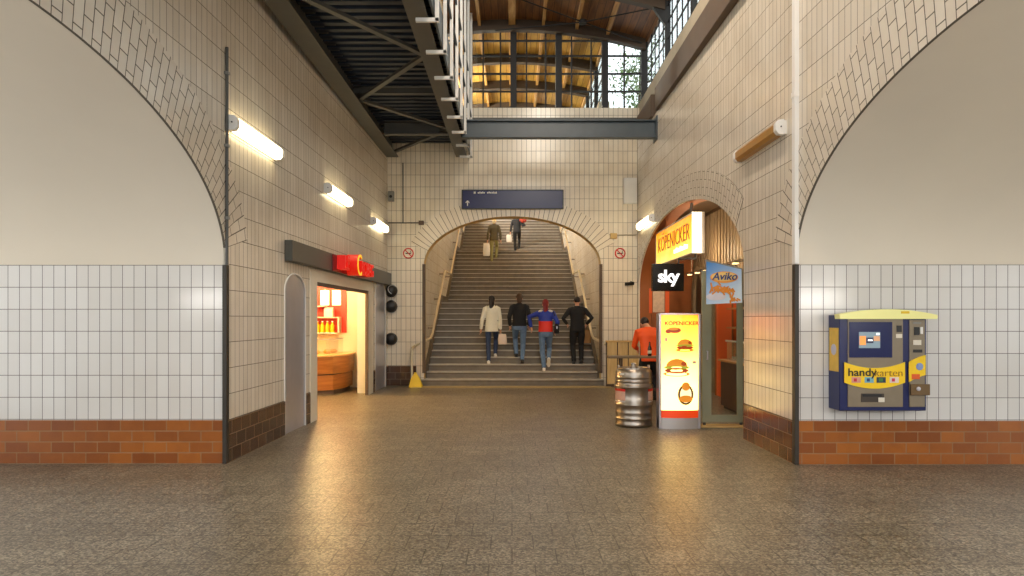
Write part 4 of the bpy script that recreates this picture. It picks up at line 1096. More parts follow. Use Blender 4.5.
for i, (y, z, h, c) in enumerate(((10.7, 1.45, .2, 0), (11.0, 1.45, .24, 2), (11.3, 1.45, .2, 4), (11.8, 1.45, .22, 1), (12.2, 1.45, .2, 3), (12.6, 1.45, .23, 2))):
    nm = ('green', 'brown', 'golden', 'red', 'cream', 'brown')[i]
    lab = ('green sauce bottle on the stall shelf at its near end', 'first brown sauce bottle on the stall shelf, beside the green one', 'golden sauce bottle on the lower stall shelf', 'red sauce bottle on the lower stall shelf', 'cream sauce bottle on the lower stall shelf', 'brown sauce bottle on the stall shelf at its far end')[i]
    o = thing('sauce_bottle', lab, 'bottle', (4.2, y, z), 'sauce bottles on the stall shelf')
    bm = NB(); lathe(bm, [(0, 0), (.04, 0), (.042, .02), (.042, h*.6), (.018, h*.8), (.014, h)], (4.2, y, z), seg=14); obj('bottle_body', bm, food[c], o)
    bm = NB(); lathe(bm, [(.018, h), (.012, h + .03), (0, h + .032)], (4.2, y, z), seg=12); obj('cap', bm, M['white'], o)
# warm light strip on a rail high in the stall
t = thing('stall_light_rail', 'rail of small warm spotlights across the stall behind the poster', 'light rail', (3.9, 11.5, 2.5))
bm = NB(); box(bm, 3.88, 3.93, 10.0, 15.4, 2.58, 2.62); obj('rail_bar', bm, M['rust'], t)
m_spot = emit('lit_warm_spot', (1, .66, .3), 2.5)
for i in range(9):
    y = 10.2 + i*.62
    bm = NB(); box(bm, 3.87, 3.94, y - .07, y + .07, 2.56, 2.585); obj('spot', bm, m_spot, t)
bm = NB()
for y in (10.4, 15.0): tube(bm, [(3.905, y, 2.62), (3.905, y, SZ + SB*math.sqrt(1 - ((y-SC)/SA)**2) + .02)], .01, 6)
obj('hanger', bm, M['rust'], t)
# arched mirror on back boards
t = thing('arched_mirror', 'dark arched wooden doorway frame on the stall back boards', 'arched frame', (4.3, 15.75, 0))
yc, wa = 15.85, .48
ro = [(yc + wa, 0)] + arc(yc, wa, 2.2, .62, 20) + [(yc - wa, 0)]; ri = [(yc + wa - .14, 0)] + arc(yc, wa - .14, 2.2, .44, 20) + [(yc - wa + .14, 0)]
bm = NB(); prism(bm, ro + list(reversed(ri)), lambda u, v, d: Vector((SX + d, u, v)), -.1, .0); obj('arch_frame', bm, m_board, t)
bm = NB(); prism(bm, ri, lambda u, v, d: Vector((SX + d, u, v)), -.03, .0); obj('dark_infill', bm, plain('dark_brown_infill', hexc(58, 34, 20), .4), t)
# pictures hung at the far end of the stall
t = thing('food_poster', 'pale food poster with orange borders hung under the black sign at the stall', 'poster', (3.0, 14.4, 2.0))
bm = NB(); box(bm, 2.86, 3.28, 14.4, 14.42, 1.72, 2.24); obj('poster_sheet', bm, M['terracotta'], t)
bm = NB(); box(bm, 2.94, 3.18, 14.392, 14.41, 1.74, 2.22); obj('picture_field', bm, plain('pale_picture', hexc(216, 190, 160), .4, var=.35, scale=14), t)
bm = NB(); box(bm, 2.86, 2.92, 14.392, 14.41, 1.72, 2.24); box(bm, 3.2, 3.28, 14.392, 14.41, 1.72, 2.24); obj('border', bm, M['orange'], t)
bm = NB(); tube(bm, [(2.95, 14.41, 2.24), (2.95, 14.41, 2.75), (3.3, 14.41, 2.75)], .008, 6); tube(bm, [(3.2, 14.41, 2.24), (3.2, 14.41, 2.75)], .008, 6); obj('hanging_wire', bm, M['black'], t)

# ------------------------------------------------------------------ card vending machine on the right
MX0, MX1, MY, MB_, MT = 3.49, 4.415, 7.46, .62, 1.635
MYF = 7.34 - .13
MYF = 7.33
# front face at y=MYF, fixed to the far wall of the side passage
RCW = RC + AA                               # wall plane
t = thing('vending_machine', 'navy blue card vending machine with yellow curved roof on the right tiled wall', 'vending machine', (3.93, RCW, MB_))
k_ = MYF/7.34
def mx(px): return (px - 512)*MYF/F
def mz(py): return HC - (py - HY)*MYF/F
x0, x1 = mx(840), mx(927); z0, z1 = mz(411), mz(315)
navy = M['navy']
bm = NB(); box(bm, x0, x1, MYF + .012, RCW, z0, z1); obj('case', bm, navy, t, bevel=.008)
def mbox(a, b_, c, d_, dep=.0, th=.014): 
    bm = NB(); box(bm, mx(a), mx(b_), MYF - dep, MYF - dep + th, mz(d_), mz(c)); return bm
bronze = plain('bronze_metal_face', hexc(134, 122, 102), .42, metal=.3, var=.15, scale=7)
p1 = obj('main_panel', mbox(848, 903, 319, 407), bronze, t, bevel=.003)
p2 = obj('coin_panel', mbox(909.5, 925, 320, 407), bronze, t, bevel=.003)
obj('display_surround', mbox(849, 892, 322, 357.5, .008), plain('navy_display', hexc(24, 34, 84), .2), p1, bevel=.003)
sc = obj('screen', mbox(858.5, 879.5, 332, 348, .014, .012), emit('screen_grey', hexc(120, 140, 150), .5), p1)
obj('screen_tile', mbox(859, 865, 336, 345, .018, .006), emit('screen_orange', hexc(240, 150, 70), .6), p1)
obj('screen_tile', mbox(873, 879, 336, 341, .018, .006), emit('screen_amber', hexc(200, 150, 110), .5), p1)
obj('screen_tile', mbox(865.5, 872.5, 337.5, 343, .019, .006), emit('screen_navy', hexc(20, 26, 60), .5), p1)
obj('screen_title', mbox(867, 871.5, 339.3, 341, .022, .004), emit('screen_white', (1, 1, 1), .8), p1)
obj('screen_title', mbox(875.5, 878.5, 333, 335, .018, .006), bpy.data.materials['screen_white'], p1)
# curved yellow band
def band(a, b_, top, bot, sag, dep, n=20, f0=0., f1=1.):
    pts = []
    for i in range(n+1):
        s = i/n; u = a + (b_-a)*s; ss = f0 + (f1-f0)*s
        pts.append((mx(u), mz(bot + sag*(4*ss*(1-ss)) )))
    for i in range(n, -1, -1):
        s = i/n; u = a + (b_-a)*s; ss = f0 + (f1-f0)*s
        pts.append((mx(u), mz(top + sag*1.0*(4*ss*(1-ss)))))
    bm = NB(); prism(bm, pts, lambda u, v, d: Vector((u, MYF + d, v)), -dep, .0); return bm
ym = plain('yellow_band', hexc(250, 208, 24), .35, var=.03)
yb = obj('yellow_band', band(844, 904.5, 362, 382.5, 6, .012), ym, t)
yb2 = obj('yellow_band', band(908.5, 925, 362, 382, -8, .012, f0=0, f1=.32), ym, t)
b = text_bm('handy', .115, .002, 'LEFT', .002, xs=1.12); place(b, (mx(847), MYF - .016, mz(372.5))); obj('lettering', b, plain('black_print', hexc(46, 34, 10), .5), yb)
b = text_bm('karten', .112, .002, 'LEFT', -.0015, xs=1.05); place(b, (mx(873.5), MYF - .016, mz(373))); obj('lettering', b, plain('brown_print', hexc(150, 104, 20), .5), yb)
for a, c in ((851, hexc(214, 150, 130)), (864, hexc(120, 180, 196)), (876, hexc(24, 50, 76)), (889, hexc(232, 214, 206))):
    q = obj('card_logo', mbox(a, a + 9, 377, 382.6, .016, .006), plain('card_logo_print', c, .4), yb)
    obj('logo_mark', mbox(a + 2, a + (5 if a != 876 else 6), 378.2, 381.4, .018, .004), plain('logo_mark_print', (hexc(196, 40, 60), hexc(24, 60, 120), hexc(60, 120, 60), hexc(206, 30, 70))[(851, 864, 876, 889).index(a)], .4), q)
# ball on the small band
bm = NB(); lathe(bm, [(0, 0), (mx(922.5) - mx(918.5), 0), (mx(922) - mx(918.5), .006), (0, .008)], (mx(919), MYF - .008, mz(366.5)), axis='-Y', seg=20); obj('round_emblem', bm, plain('blue_white_emblem', hexc(130, 150, 196), .3, var=.3, scale=30), yb2)
obj('small_print', mbox(911, 919, 374, 379, .016, .005), M['orange'], yb2)
# slots, tray, lock
tr = obj('output_tray', mbox(861, 884, 393.5, 402, .006), plain('dark_tray', hexc(64, 54, 44), .4), p1, bevel=.003)
obj('tray_flap', mbox(862, 881, 394, 396.5, .014, .01), M['black'], tr); obj('tray_label', mbox(878, 884, 397.5, 402, .012, .006), M['offwhite'], tr)
obj('card_slot', mbox(896.5, 901.5, 325.5, 332, .006), M['black'], p1); obj('slot_label', mbox(896, 902, 334, 338, .004), M['offwhite'], p1)
obj('note_slot', mbox(913, 921, 322, 324, .006), M['grey'], p2)
cn = obj('coin_slot', mbox(914, 919, 327, 335, .008), M['black'], p2); obj('coin_lip', mbox(920, 922.5, 327, 334, .01, .01), M['white'], p2)
obj('button_label', mbox(913, 921, 340, 345, .006), M['offwhite'], p2); obj('return_slot', mbox(913, 922, 349.5, 352.5, .006), M['black'], p2)
lk = obj('lock_plate', mbox(909.5, 928.5, 384, 395, .03, .03), plain('bronze_lock', hexc(112, 88, 56), .4, metal=.3), t, bevel=.003)
bm = NB(); lathe(bm, [(0, 0), (.022, 0), (.022, .012), (0, .014)], (mx(916.5), MYF - .03, mz(388.5)), axis='-Y', seg=16); obj('lock_cylinder', bm, M['stainless'], lk)
# roof
pts = [(838.5, 319), (838, 316)] + [(838 + 97*i/16, 316.2 - 7.2*math.sin(PI*(i+1)/18)**.8 + .4*i/16) for i in range(17)] + [(935.5, 317), (935, 319)]
bm = NB(); prism(bm, [(mx(a), mz(c)) for a, c in pts], lambda u, v, d: Vector((u, MYF - .04 + d, v)), 0, .12); rf = obj('curved_roof', bm, plain('lemon_roof', hexc(255, 250, 165), .35, var=.03), t)
obj('roof_label', mbox(899, 907, 311.3, 313.6, .046, .008), M['yellow'], rf)
# side poster
bm = NB(); box(bm, x0 - .004, x0 + .004, MYF + .03, RCW - .03, mz(372), mz(328)); sp_ = obj('side_poster', bm, plain('yellow_side_poster', hexc(226, 180, 50), .3, var=.2, scale=12), t)
bm = NB(); lathe(bm, [(0, -.006), (.06, -.006), (.06, .002)], (x0, (MYF + RCW)/2, mz(350)), axis='X', seg=20); obj('poster_picture', bm, plain('pale_poster_picture', hexc(190, 190, 210), .3, var=.2), sp_)
# ------------------------------------------------------------------ people
skin = plain('skin', hexc(206, 156, 126), .55, var=.06)
def ik(a, b, l1, l2, pole):
    a, b = Vector(a), Vector(b); d = b - a; L = min(d.length, (l1 + l2)*.999); u = d.normalized()
    x = (l1*l1 - l2*l2 + L*L)/(2*L); h = math.sqrt(max(0, l1*l1 - x*x))
    p = Vector(pole); p = (p - u*p.dot(u)).normalized()
    return a + u*x + p*h

def loft(bm, rings, seg=20):
    """rings: (centre, rx, ry[, yaw]) stacked; closed ends"""
    R = []
    for c, rx, ry in rings:
        c = Vector(c)
        R.append([bm.verts.new(c + Vector((rx*math.cos(2*PI*k/seg), ry*math.sin(2*PI*k/seg), 0))) for k in range(seg)])
    for a, b in zip(R, R[1:]):
        for k in range(seg): bm.faces.new((a[k], a[(k+1) % seg], b[(k+1) % seg], b[k]))
    bm.faces.new(list(reversed(R[0]))); bm.faces.new(R[-1])

def person(loc, label, H=1.7, yaw=0, woman=False, lf=(-.1, 0, 0), rf=(.1, .3, .16), lift=None, pelvis=None, lean=.08, lw=None, rw=None, lpole=(-.5, -1, 0), rpole=(.5, -1, 0),
           top=None, top_hem=.86, top_flare=1.0, trousers=None, shoes=None, hair=None, hair_len=0, trouser_loose=1.0, extra=None, name='person', group=None, bulk=1.0, head_turn=0, head_dip=0, neck_scarf=False):
    k = H/1.7
    root = thing(name, label, 'person', (0, 0, 0), group)
    W = (.92 if woman else 1.0)*bulk
    lf = Vector(lf); rf = Vector(rf)
    lo = min(lf.z, rf.z)
    pz = (.93*k + lo) if pelvis is None else pelvis[2]
    mid = (lf + rf)/2
    P = Vector((mid.x, mid.y, pz)) if pelvis is None else Vector(pelvis)
    up = Vector((0, lean, 1)).normalized()
    C = P + up*.33*k                      # chest
    Sh = P + up*.49*k                     # shoulder line
    Nk = P + up*.55*k + Vector((0, .01, 0))
    Hd = P + up*.675*k + Vector((0, .035 + head_dip, -head_dip*.5))
    hipL = P + Vector((-.09*k*W, 0, -.03)); hipR = P + Vector((.09*k*W, 0, -.03))
    ankL = lf + Vector((0, -.0, .085)); ankR = rf + Vector((0, 0, .085))
    pitch = {'l': 0, 'r': 0}
    if lift:
        for s, (dz, ph) in lift.items():
            if s == 'l': ankL.z += dz
            else: ankR.z += dz
            pitch[s] = ph
    l1, l2 = .435*k, .425*k
    knL = ik(hipL, ankL, l1, l2, (-.08, 1, .2)); knR = ik(hipR, ankR, l1, l2, (.08, 1, .2))
    shL = Sh + Vector((-.178*k*W, 0, -.035*k)); shR = Sh + Vector((.178*k*W, 0, -.035*k))
    lw = Vector(lw) if lw is not None else P + Vector((-.27*k, .06, -.05*k))
    rw = Vector(rw) if rw is not None else P + Vector((.27*k, .02, -.05*k))
    a1, a2 = .285*k, .255*k
    def clampw(s, w):
        d = w - s; return s + d.normalized()*min(d.length, (a1 + a2)*.985)
    lw = clampw(shL, lw); rw = clampw(shR, rw)
    elL = ik(shL, lw, a1, a2, lpole); elR = ik(shR, rw, a1, a2, rpole)
    # ---- body: one continuous surface
    bm = NB()
    loft(bm, [(P + up*-.10*k, .10*k*W, .085*k), (P, .16*k*W, .115*k), (P + up*.12*k, .145*k*W, .10*k), (C - up*.08*k, .15*k*W, .105*k), (C + up*.06*k, .17*k*W, .115*k), (Sh - up*.02, .155*k*W, .09*k), (Sh + up*.035*k, .085*k*W, .065*k), (Nk + up*.02, .052*k, .055*k)])
    tube(bm, [Sh, Nk, Hd], [.06*k, .052*k, .05*k], 14)
    hr = Euler((-.1 - head_dip*2, 0, head_turn))
    ellipsoid(bm, Hd + Vector((0, 0, .02)), (.072*k, .092*k, .105*k), 20, 14, hr)
    def hp(x, y, z):
        v = Vector((x*k, y*k, z*k)); v.rotate(hr); return Hd + v
    ellipsoid(bm, hp(0, .035, -.06), (.05*k, .052*k, .055*k), 14, 10, hr)          # jaw
    ellipsoid(bm, hp(0, .097, -.012), (.013*k, .02*k, .026*k), 8, 6, hr)           # nose
    ellipsoid(bm, hp(0, .085, -.058), (.024*k, .012*k, .008*k), 8, 6, hr)          # lips
    for s in (-1, 1): ellipsoid(bm, hp(s*.074, 0, 0), (.011*k, .02*k, .032*k), 8, 6, hr)
    for s, sh, el, w, side in ((-1, shL, elL, lw, 'l'), (1, shR, elR, rw, 'r')):
        tube(bm, [Sh + Vector((s*.09*k, 0, .0)), sh, sh.lerp(el, .5), el, el.lerp(w, .4), w], [.05*k, .052*k, .045*k, .037*k, .038*k, .025*k], 12)
        d = (w - el).normalized(); hd_ = (d + Vector((0, .12, -.35))).normalized()
        side_v = hd_.cross(Vector((1, 0, 0)))
        if side_v.length < .2: side_v = Vector((0, 1, 0))
        side_v.normalize(); inn = hd_.cross(side_v).normalized()
        pc = w + hd_*.05*k
        tube(bm, [w, pc, w + hd_*.095*k], [(.024*k, .02*k), (.017*k, .036*k), (.014*k, .036*k)], 12)
        for f, (off, ln, cu) in enumerate(((-.029, .062, .7), (-.0105, .074, .8), (.009, .07, .9), (.027, .054, 1.0))):
            b0 = w + hd_*.088*k + side_v*off*k
            c1 = inn*(-s)
            p1 = b0 + (hd_ + c1*.15).normalized()*ln*.45*k; p2 = p1 + (hd_ + c1*cu).normalized()*ln*.33*k; p3 = p2 + (hd_*.6 + c1*(cu + .4)).normalized()*ln*.28*k
            tube(bm, [b0, p1, p2, p3], [.0095*k, .009*k, .0082*k, .007*k], 8)
        t0 = w + hd_*.03*k + side_v*.028*k
        tube(bm, [t0, t0 + (side_v*.7 + hd_*.7)*.03*k, t0 + (side_v*.55 + hd_)*.055*k], [.012*k, .0105*k, .008*k], 8)
    for hp_, kn, an in ((hipL, knL, ankL), (hipR, knR, ankR)):
        tube(bm, [hp_ + Vector((0, 0, .05)), hp_, hp_.lerp(kn, .4), kn, kn.lerp(an, .35), an], [.075*k, .083*k*W, .072*k*W, .052*k, .053*k, .036*k], 14)
    for an, s in ((ankL, 'l'), (ankR, 'r')):
        tube(bm, [an, an + Vector((0, .02, -.05))], [.036*k, .036*k], 10)
    body = obj('body', remesh(bm, .0075, 3), skin, root, sharp=60)
    for s in (-1, 1):
        bm = NB(); ellipsoid(bm, hp(s*.03, .079, .012), (.0125*k, .01*k, .008*k), 10, 8, hr); obj('eye', bm, M['black'], root)
    # ---- clothes
    tl = trouser_loose
    bm = NB()
    loft(bm, [(P + up*-.11*k, .12*k*W, .10*k), (P + up*-.03*k, .172*k*W, .128*k), (P + up*.03*k, .168*k*W, .122*k), (P + up*.12*k, .158*k*W, .113*k)])
    for hp_, kn, an in ((hipL, knL, ankL), (hipR, knR, ankR)):
        tube(bm, [hp_ + Vector((0, 0, .04)), hp_, hp_.lerp(kn, .4), kn, kn.lerp(an, .4), an + Vector((0, 0, .03)) + (kn - an)*.0, an + (an - kn).normalized()*.02], [.085*k, .093*k*W, .084*k*W*tl, .066*k*tl, .062*k*tl, .052*k*tl, .052*k*tl], 14)
    obj('trousers', remesh(bm, .012, 3), trousers, root, sharp=60)
    bm = NB()
    hz = (top_hem - .93)*k
    loft(bm, [(P + up*hz, .178*k*W*top_flare, .135*k*top_flare), (P + up*(hz + .02), .18*k*W*top_flare, .137*k*top_flare), (P + up*max(.05*k, hz + .04), .172*k*W*(1 + (top_flare-1)*.6), .128*k), (P + up*.16*k, .163*k*W, .12*k), (C - up*.06*k, .17*k*W, .125*k), (C + up*.06*k, .186*k*W, .135*k), (Sh - up*.02*k, .162*k*W, .11*k), (Sh + up*.035*k, .10*k*W, .08*k), (Sh + up*.075*k, .067*k, .066*k)])
    for s, sh, el, w in ((-1, shL, elL, lw), (1, shR, elR, rw)):
        tube(bm, [Sh + Vector((s*.09*k, 0, .005)), sh + Vector((s*.005, 0, .0)), sh.lerp(el, .5), el, el.lerp(w, .5), w - (w - el).normalized()*.0], [.062*k, .069*k, .061*k, .053*k, .049*k, .041*k], 14)
    if extra == 'hood': ellipsoid(bm, Sh + Vector((0, -.09*k, .03)), (.10*k, .05*k, .06*k), 14, 10)
    topo = obj('jacket', remesh(bm, .012, 3), top, root, sharp=60)
    for an, s in ((ankL, 'l'), (ankR, 'r')):
        ph = pitch[s]
        bm = NB()
        tube(bm, [(0, -.075*k, -.045), (0, -.03*k, -.04), (0, .06*k, -.05), (0, .13*k, -.06), (0, .175*k, -.063)], [(.03, .032), (.043, .042), (.034, .044), (.026, .046), (.018, .03)], 12)
        tube(bm, [(0, -.02, -.04), (0, -.01, .02)], [.042*k, .042*k], 12)
        bm2 = remesh(bm, .009, 3)
        for v in bm2.verts: v.co.z = max(v.co.z, -.078)
        bmesh.ops.transform(bm2, matrix=Matrix.Translation(an) @ Matrix.Rotation(ph, 4, 'X'), verts=bm2.verts)
        sh_o = obj('shoe', bm2, shoes, root, sharp=60)
        bm = NB(); E = [(.047*math.cos(a)*(1 if math.sin(a) > 0 else .85), .045*k + .128*k*math.sin(a)) for a in [2*PI*i/24 for i in range(24)]]
        prism(bm, E, lambda u, v, d: Vector((u, v, d)), -.085, -.072)
        bmesh.ops.transform(bm, matrix=Matrix.Translation(an) @ Matrix.Rotation(ph, 4, 'X'), verts=bm.verts); obj('sole', bm, M['black'] if shoes is not M['white'] else M['offwhite'], sh_o)
    if hair is not None:
        bm = NB()
        q = NB(); ellipsoid(q, hp(0, -.012, .038), (.082*k, .097*k, .098*k), 24, 16, hr)
        fw = Vector((0, 1, 0)); fw.rotate(hr); u_ = Vector((0, 0, 1)); u_.rotate(hr)
        dele = [v for v in q.verts if (v.co - Hd).dot(fw) > .045*k and (v.co - Hd).dot(u_) < .06*k]
        join(bm, q)
        for v in bm.verts:
            r = v.co - Hd
            if r.dot(fw) > .05*k and r.dot(u_) < .065*k: v.co -= fw*(r.dot(fw) - .05*k)
        if hair_len:
            n = 6
            pts = [hp(0, -.045 - .04*min(1, i/2), .03) + Vector((0, -.035*i/n, -(hair_len + .06)*i/n)) for i in range(n+1)]
            tube(bm, pts, [(.082*k, .06*k)] + [((.092 - .004*i)*k, (.06 - .003*i)*k) for i in range(1, n)] + [(.045*k, .03*k)], 14)
        bm = remesh(bm, .011, 2)
        obj('hair', bm, hair, root, sharp=60)
    root.rotation_euler = (0, 0, yaw); root.location = loc
    return dict(root=root, P=P, Sh=Sh, C=C, lw=lw, rw=rw, Hd=Hd, hp=hp, shL=shL, shR=shR, elL=elL, elR=elR, up=up, k=k, topo=topo, loc=Vector(loc))

jeans = plain('blue_denim', hexc(100, 126, 158), .8, var=.3, scale=14)
darkj = plain('dark_denim', hexc(48, 64, 96), .8, var=.2, scale=14)
dark = plain('black_cloth', hexc(26, 26, 28), .85, var=.15)
charcoal = plain('charcoal_cloth', hexc(34, 36, 40), .8, var=.2)
cream = plain('cream_knit', hexc(236, 232, 212), .9, var=.08, scale=30)
blue = plain('royal_blue_jacket', hexc(30, 56, 156), .6, var=.1)
redc = plain('bright_red_cloth', hexc(226, 48, 34), .6, var=.08)
olive = plain('brown_grey_jacket', hexc(92, 84, 62), .85, var=.15)
khaki = plain('khaki_cloth', hexc(150, 146, 96), .85, var=.12)
hair_dk = plain('dark_brown_hair', hexc(30, 20, 16), .5, var=.3, scale=40)
hair_br = plain('brown_hair', hexc(74, 50, 34), .55, var=.3, scale=40)
hair_rd = plain('dyed_red_hair', hexc(122, 26, 30), .5, var=.25, scale=40)
hair_wh = plain('silver_blond_hair', hexc(222, 204, 160), .6, var=.15, scale=40)
pale = plain('pale_pink_bag', hexc(228, 208, 190), .6, var=.06)
def at(y, px): return (px - 512)*y/F

def bag(name, label, cat, c, w, h, d, mat, handle_to, hm=None, round_=.3, group=None):
    """soft carrier bag hanging from a hand"""
    t = thing(name, label, cat, (c[0], c[1], c[2] - h/2), group)
    bm = NB(); c = Vector(c)
    loft(bm, [(c + Vector((0, 0, -h/2)), w*.46, d*.44), (c + Vector((0, 0, -h/2 + .02)), w*.5, d*.5), (c, w*.52, d*.5), (c + Vector((0, 0, h*.35)), w*.46, d*.34), (c + Vector((0, 0, h/2)), w*.42, d*.14)], 20)
    for v in bm.verts: v.co += Vector((math.sin(v.co.z*40)*.006, math.cos(v.co.z*33 + v.co.x*20)*.006, 0))
    obj('bag_body', bm, mat, t, sharp=60)
    hh = Vector(handle_to)
    for s in (-1, 1):
        bm = NB(); tube(bm, [c + Vector((-w*.25, s*d*.1, h/2 - .02)), hh + Vector((-.015, s*.01, -.01)), hh + Vector((0, s*.008, .006)), hh + Vector((.015, s*.01, -.01)), c + Vector((w*.25, s*d*.1, h/2 - .02))], .006, 8); obj('handle', bm, hm or mat, t)
    return t

# on the lower flight
y3, z3 = tread(0, 3); y2, z2 = tread(0, 2); y4, z4 = tread(0, 4)
p = person((at(y3, 491.5), y3, z3), 'person in a long cream cardigan and dark jeans climbing the stairs, dark hair', H=1.66, woman=True, lf=(-.07, -.03, 0), rf=(.09, .28, .16), lift={'l': (.0, 0)},
       pelvis=(.0, .10, .93), lean=.07, lw=(-.27, .12, .86), rw=(.22, .16, .86), top=cream, top_hem=.80, top_flare=1.06, trousers=darkj, shoes=M['white'], hair=hair_dk, hair_len=.20)
w = p['rw'] + p['loc']
bag('carrier_bag', 'pale pink carrier bag held by the person in the cream cardigan', 'bag', w + Vector((.05, .02, -.25)), .22, .26, .1, pale, w + Vector((.0, .02, -.1)))
p = person((at(y3, 519.5), y3, z3), 'person in a black jacket and faded blue jeans climbing the stairs with a shoulder bag', H=1.74, lf=(-.08, .30, .16), rf=(.07, .02, 0), lift={'r': (.02, -.25)},
       pelvis=(0, .15, .95), lean=.08, lw=(-.24, .2, .96), rw=(.24, .2, .96), lpole=(-.3, -1, 0), rpole=(.3, -1, 0), top=dark, top_hem=.92, trousers=jeans, shoes=M['black'], hair=hair_br, hair_len=.1)
def shoulder_bag(p, label, mat, side=1, w=.26, h=.24, d=.1, drop=.5, group=None):
    o = p['loc']; s = p['shR'] if side > 0 else p['shL']
    c = o + Vector((p['P'].x + side*.27, p['P'].y - .02, p['P'].z + .12))
    t = thing('shoulder_bag', label, 'bag', (c.x, c.y, c.z - h/2), group)
    bm = NB(); loft(bm, [(c + Vector((0, 0, -h/2)), d*.42, w*.42), (c + Vector((0, 0, -h*.4)), d*.55, w*.5), (c + Vector((0, 0, .1*h)), d*.5, w*.5), (c + Vector((0, 0, h*.45)), d*.3, w*.42), (c + Vector((0, 0, h*.5)), d*.15, w*.38)], 20); obj('bag_body', bm, mat, t, sharp=60)
    bm = NB(); top = o + s + Vector((-side*.03, 0, .085))
    tube(bm, [c + Vector((0, -w*.3, h*.45)), top + Vector((side*.05, -.1, -.06)), top, top + Vector((side*.05, .1, -.06)), c + Vector((0, w*.3, h*.45))], .011, 8); obj('strap', bm, mat, t)
    bm = NB(); box(bm, c.x - d*.1, c.x + d*.1, c.y - w*.52, c.y - w*.46, c.z - .03, c.z + .03); obj('buckle', bm, M['stainless'], t)
shoulder_bag(p, 'black shoulder bag of the person in the black jacket and faded jeans', charcoal)
p = person((at(y2, 546), y2, z2), 'red-haired person in a royal blue and red jacket striding up the stairs', H=1.76, woman=True, lf=(-.05, .02, 0), rf=(.07, .06, .10), lift={'r': (.10, -1.0)},
       pelvis=(.0, .16, .95), lean=.13, lw=(-.36, .14, 1.08), rw=(.24, .22, 1.0), lpole=(-1, -.6, 0), top=blue, top_hem=.94, trousers=jeans, shoes=M['white'], hair=hair_rd, hair_len=.18, bulk=1.04)
# red lower half and white shoulder patches of the jacket, as close-fitting panels
def torso_panel(p, z0, z1, grow, mat, name, W=.92*1.04):
    k = p['k']; P, C, Sh, up = p['P'], p['C'], p['Sh'], p['up']
    st_ = [(-.0, .172, .131), (.05, .172, .128), (.16, .163, .12), (.27, .17, .125), (.39, .186, .135), (.49, .162, .11)]
    def rad(z):
        for (a, x1, y1), (b_, x2, y2_) in zip(st_, st_[1:]):
            if a <= z <= b_:
                s = (z - a)/(b_ - a); return x1 + (x2-x1)*s, y1 + (y2_-y1)*s
        return st_[0][1:] if z < 0 else st_[-1][1:]
    bm = NB(); n = 8
    rr = []
    for i in range(n+1):
        z = z0 + (z1-z0)*i/n; rx, ry = rad(z); rr.append((P + up*z*k, rx*k*W + grow, ry*k + grow))
    loft(bm, rr, 28); o = obj(name, bm, mat, None); return o
def fit(o, p):
    o.parent = p['root']; o.matrix_parent_inverse = Matrix.Identity(4)
fit(torso_panel(p, .015, .27, .010, redc, 'jacket_lower_panel'), p)
for s, sh in ((-1, p['shL']), (1, p['shR'])):
    bm = NB(); ellipsoid(bm, sh + Vector((-s*.055, -.04, .058)), (.065, .06, .03), 14, 8, Euler((-.3, s*.25, 0))); o = obj('shoulder_patch', bm, M['white'], None); fit(o, p)
shoulder_bag(p, 'black bag hanging at the right side of the red and blue jacket', dark, w=.24, h=.30, d=.12)
p = person((at(y3, 577.5), y3, z3), 'person dressed all in black walking up the stairs beside the right handrail', H=1.66, lf=(-.09, .0, 0), rf=(.10, .05, 0), lift={'r': (.02, -.2)},
       pelvis=(.0, .05, .90), lean=.04, lw=(-.25, .2, 1.0), rw=(.25, .16, 1.0), lpole=(-.7, -.7, 0), rpole=(.7, -.7, 0), top=dark, top_hem=.84, trousers=dark, trouser_loose=1.12, shoes=M['black'], hair=hair_dk, bulk=1.08)
w = p['rw'] + p['loc']
bag('paper_bag', 'tan paper bag in the right hand of the person dressed in black', 'bag', w + Vector((.0, .06, -.32)), .22, .34, .12, plain('tan_paper', hexc(150, 110, 64), .8), w + Vector((.0, .03, -.1)))
# high up
yU, zU = tread(1, 10)
p = person((at(yU, 494), yU, zU), 'person in a brown grey jacket and khaki trousers high on the stairs, silver blond hair', H=1.58, woman=True, lf=(-.08, .0, 0), rf=(.08, .28, .16), pelvis=(0, .1, .87), lean=.06, lw=(-.24, .05, .78), rw=(.24, .12, .82),
       top=olive, top_hem=.84, top_flare=1.1, trousers=khaki, shoes=khaki, hair=hair_wh, hair_len=.06)
w = p['lw'] + p['loc']
bag('shopping_bag', 'large white shopping bag in the left hand of the person in khaki trousers', 'bag', w + Vector((-.04, -.03, -.36)), .25, .46, .16, M['white'], w + Vector((-.0, .02, -.1)))
yV, zV = tread(2, 1)
p = person((at(yV, 517), yV, zV), 'person in dark clothes at the top of the stairs with a red bag', H=1.60, lf=(-.07, .0, 0), rf=(.08, .26, .16), pelvis=(0, .12, .88), lean=.16, lw=(-.28, .02, .78), rw=(.2, .3, 1.15), top=charcoal, top_hem=.88, trousers=dark, shoes=M['black'], hair=hair_dk, head_dip=.03)
w = p['lw'] + p['loc']
bag('white_bag', 'small white bag in the left hand of the person at the top of the stairs', 'bag', w + Vector((-.06, .0, -.26)), .22, .30, .12, M['white'], w + Vector((-.0, .02, -.1)))
t = thing('red_bag', 'red bag carried on the right shoulder of the person at the top of the stairs', 'bag', p['loc'] + p['shR'] + Vector((.02, -.1, 0)))
c = p['loc'] + p['shR'] + Vector((.08, -.10, .02))
bm = NB(); ellipsoid(bm, c, (.15, .11, .11), 18, 12); obj('bag_body', bm, plain('red_bag_cloth', hexc(170, 62, 44), .7), t)
bm = NB(); tube(bm, [c + Vector((-.1, -.06, -.03)), c + Vector((-.08, -.10, -.2)), c + Vector((-.02, -.13, -.32))], .012, 8); obj('strap', bm, M['black'], t)
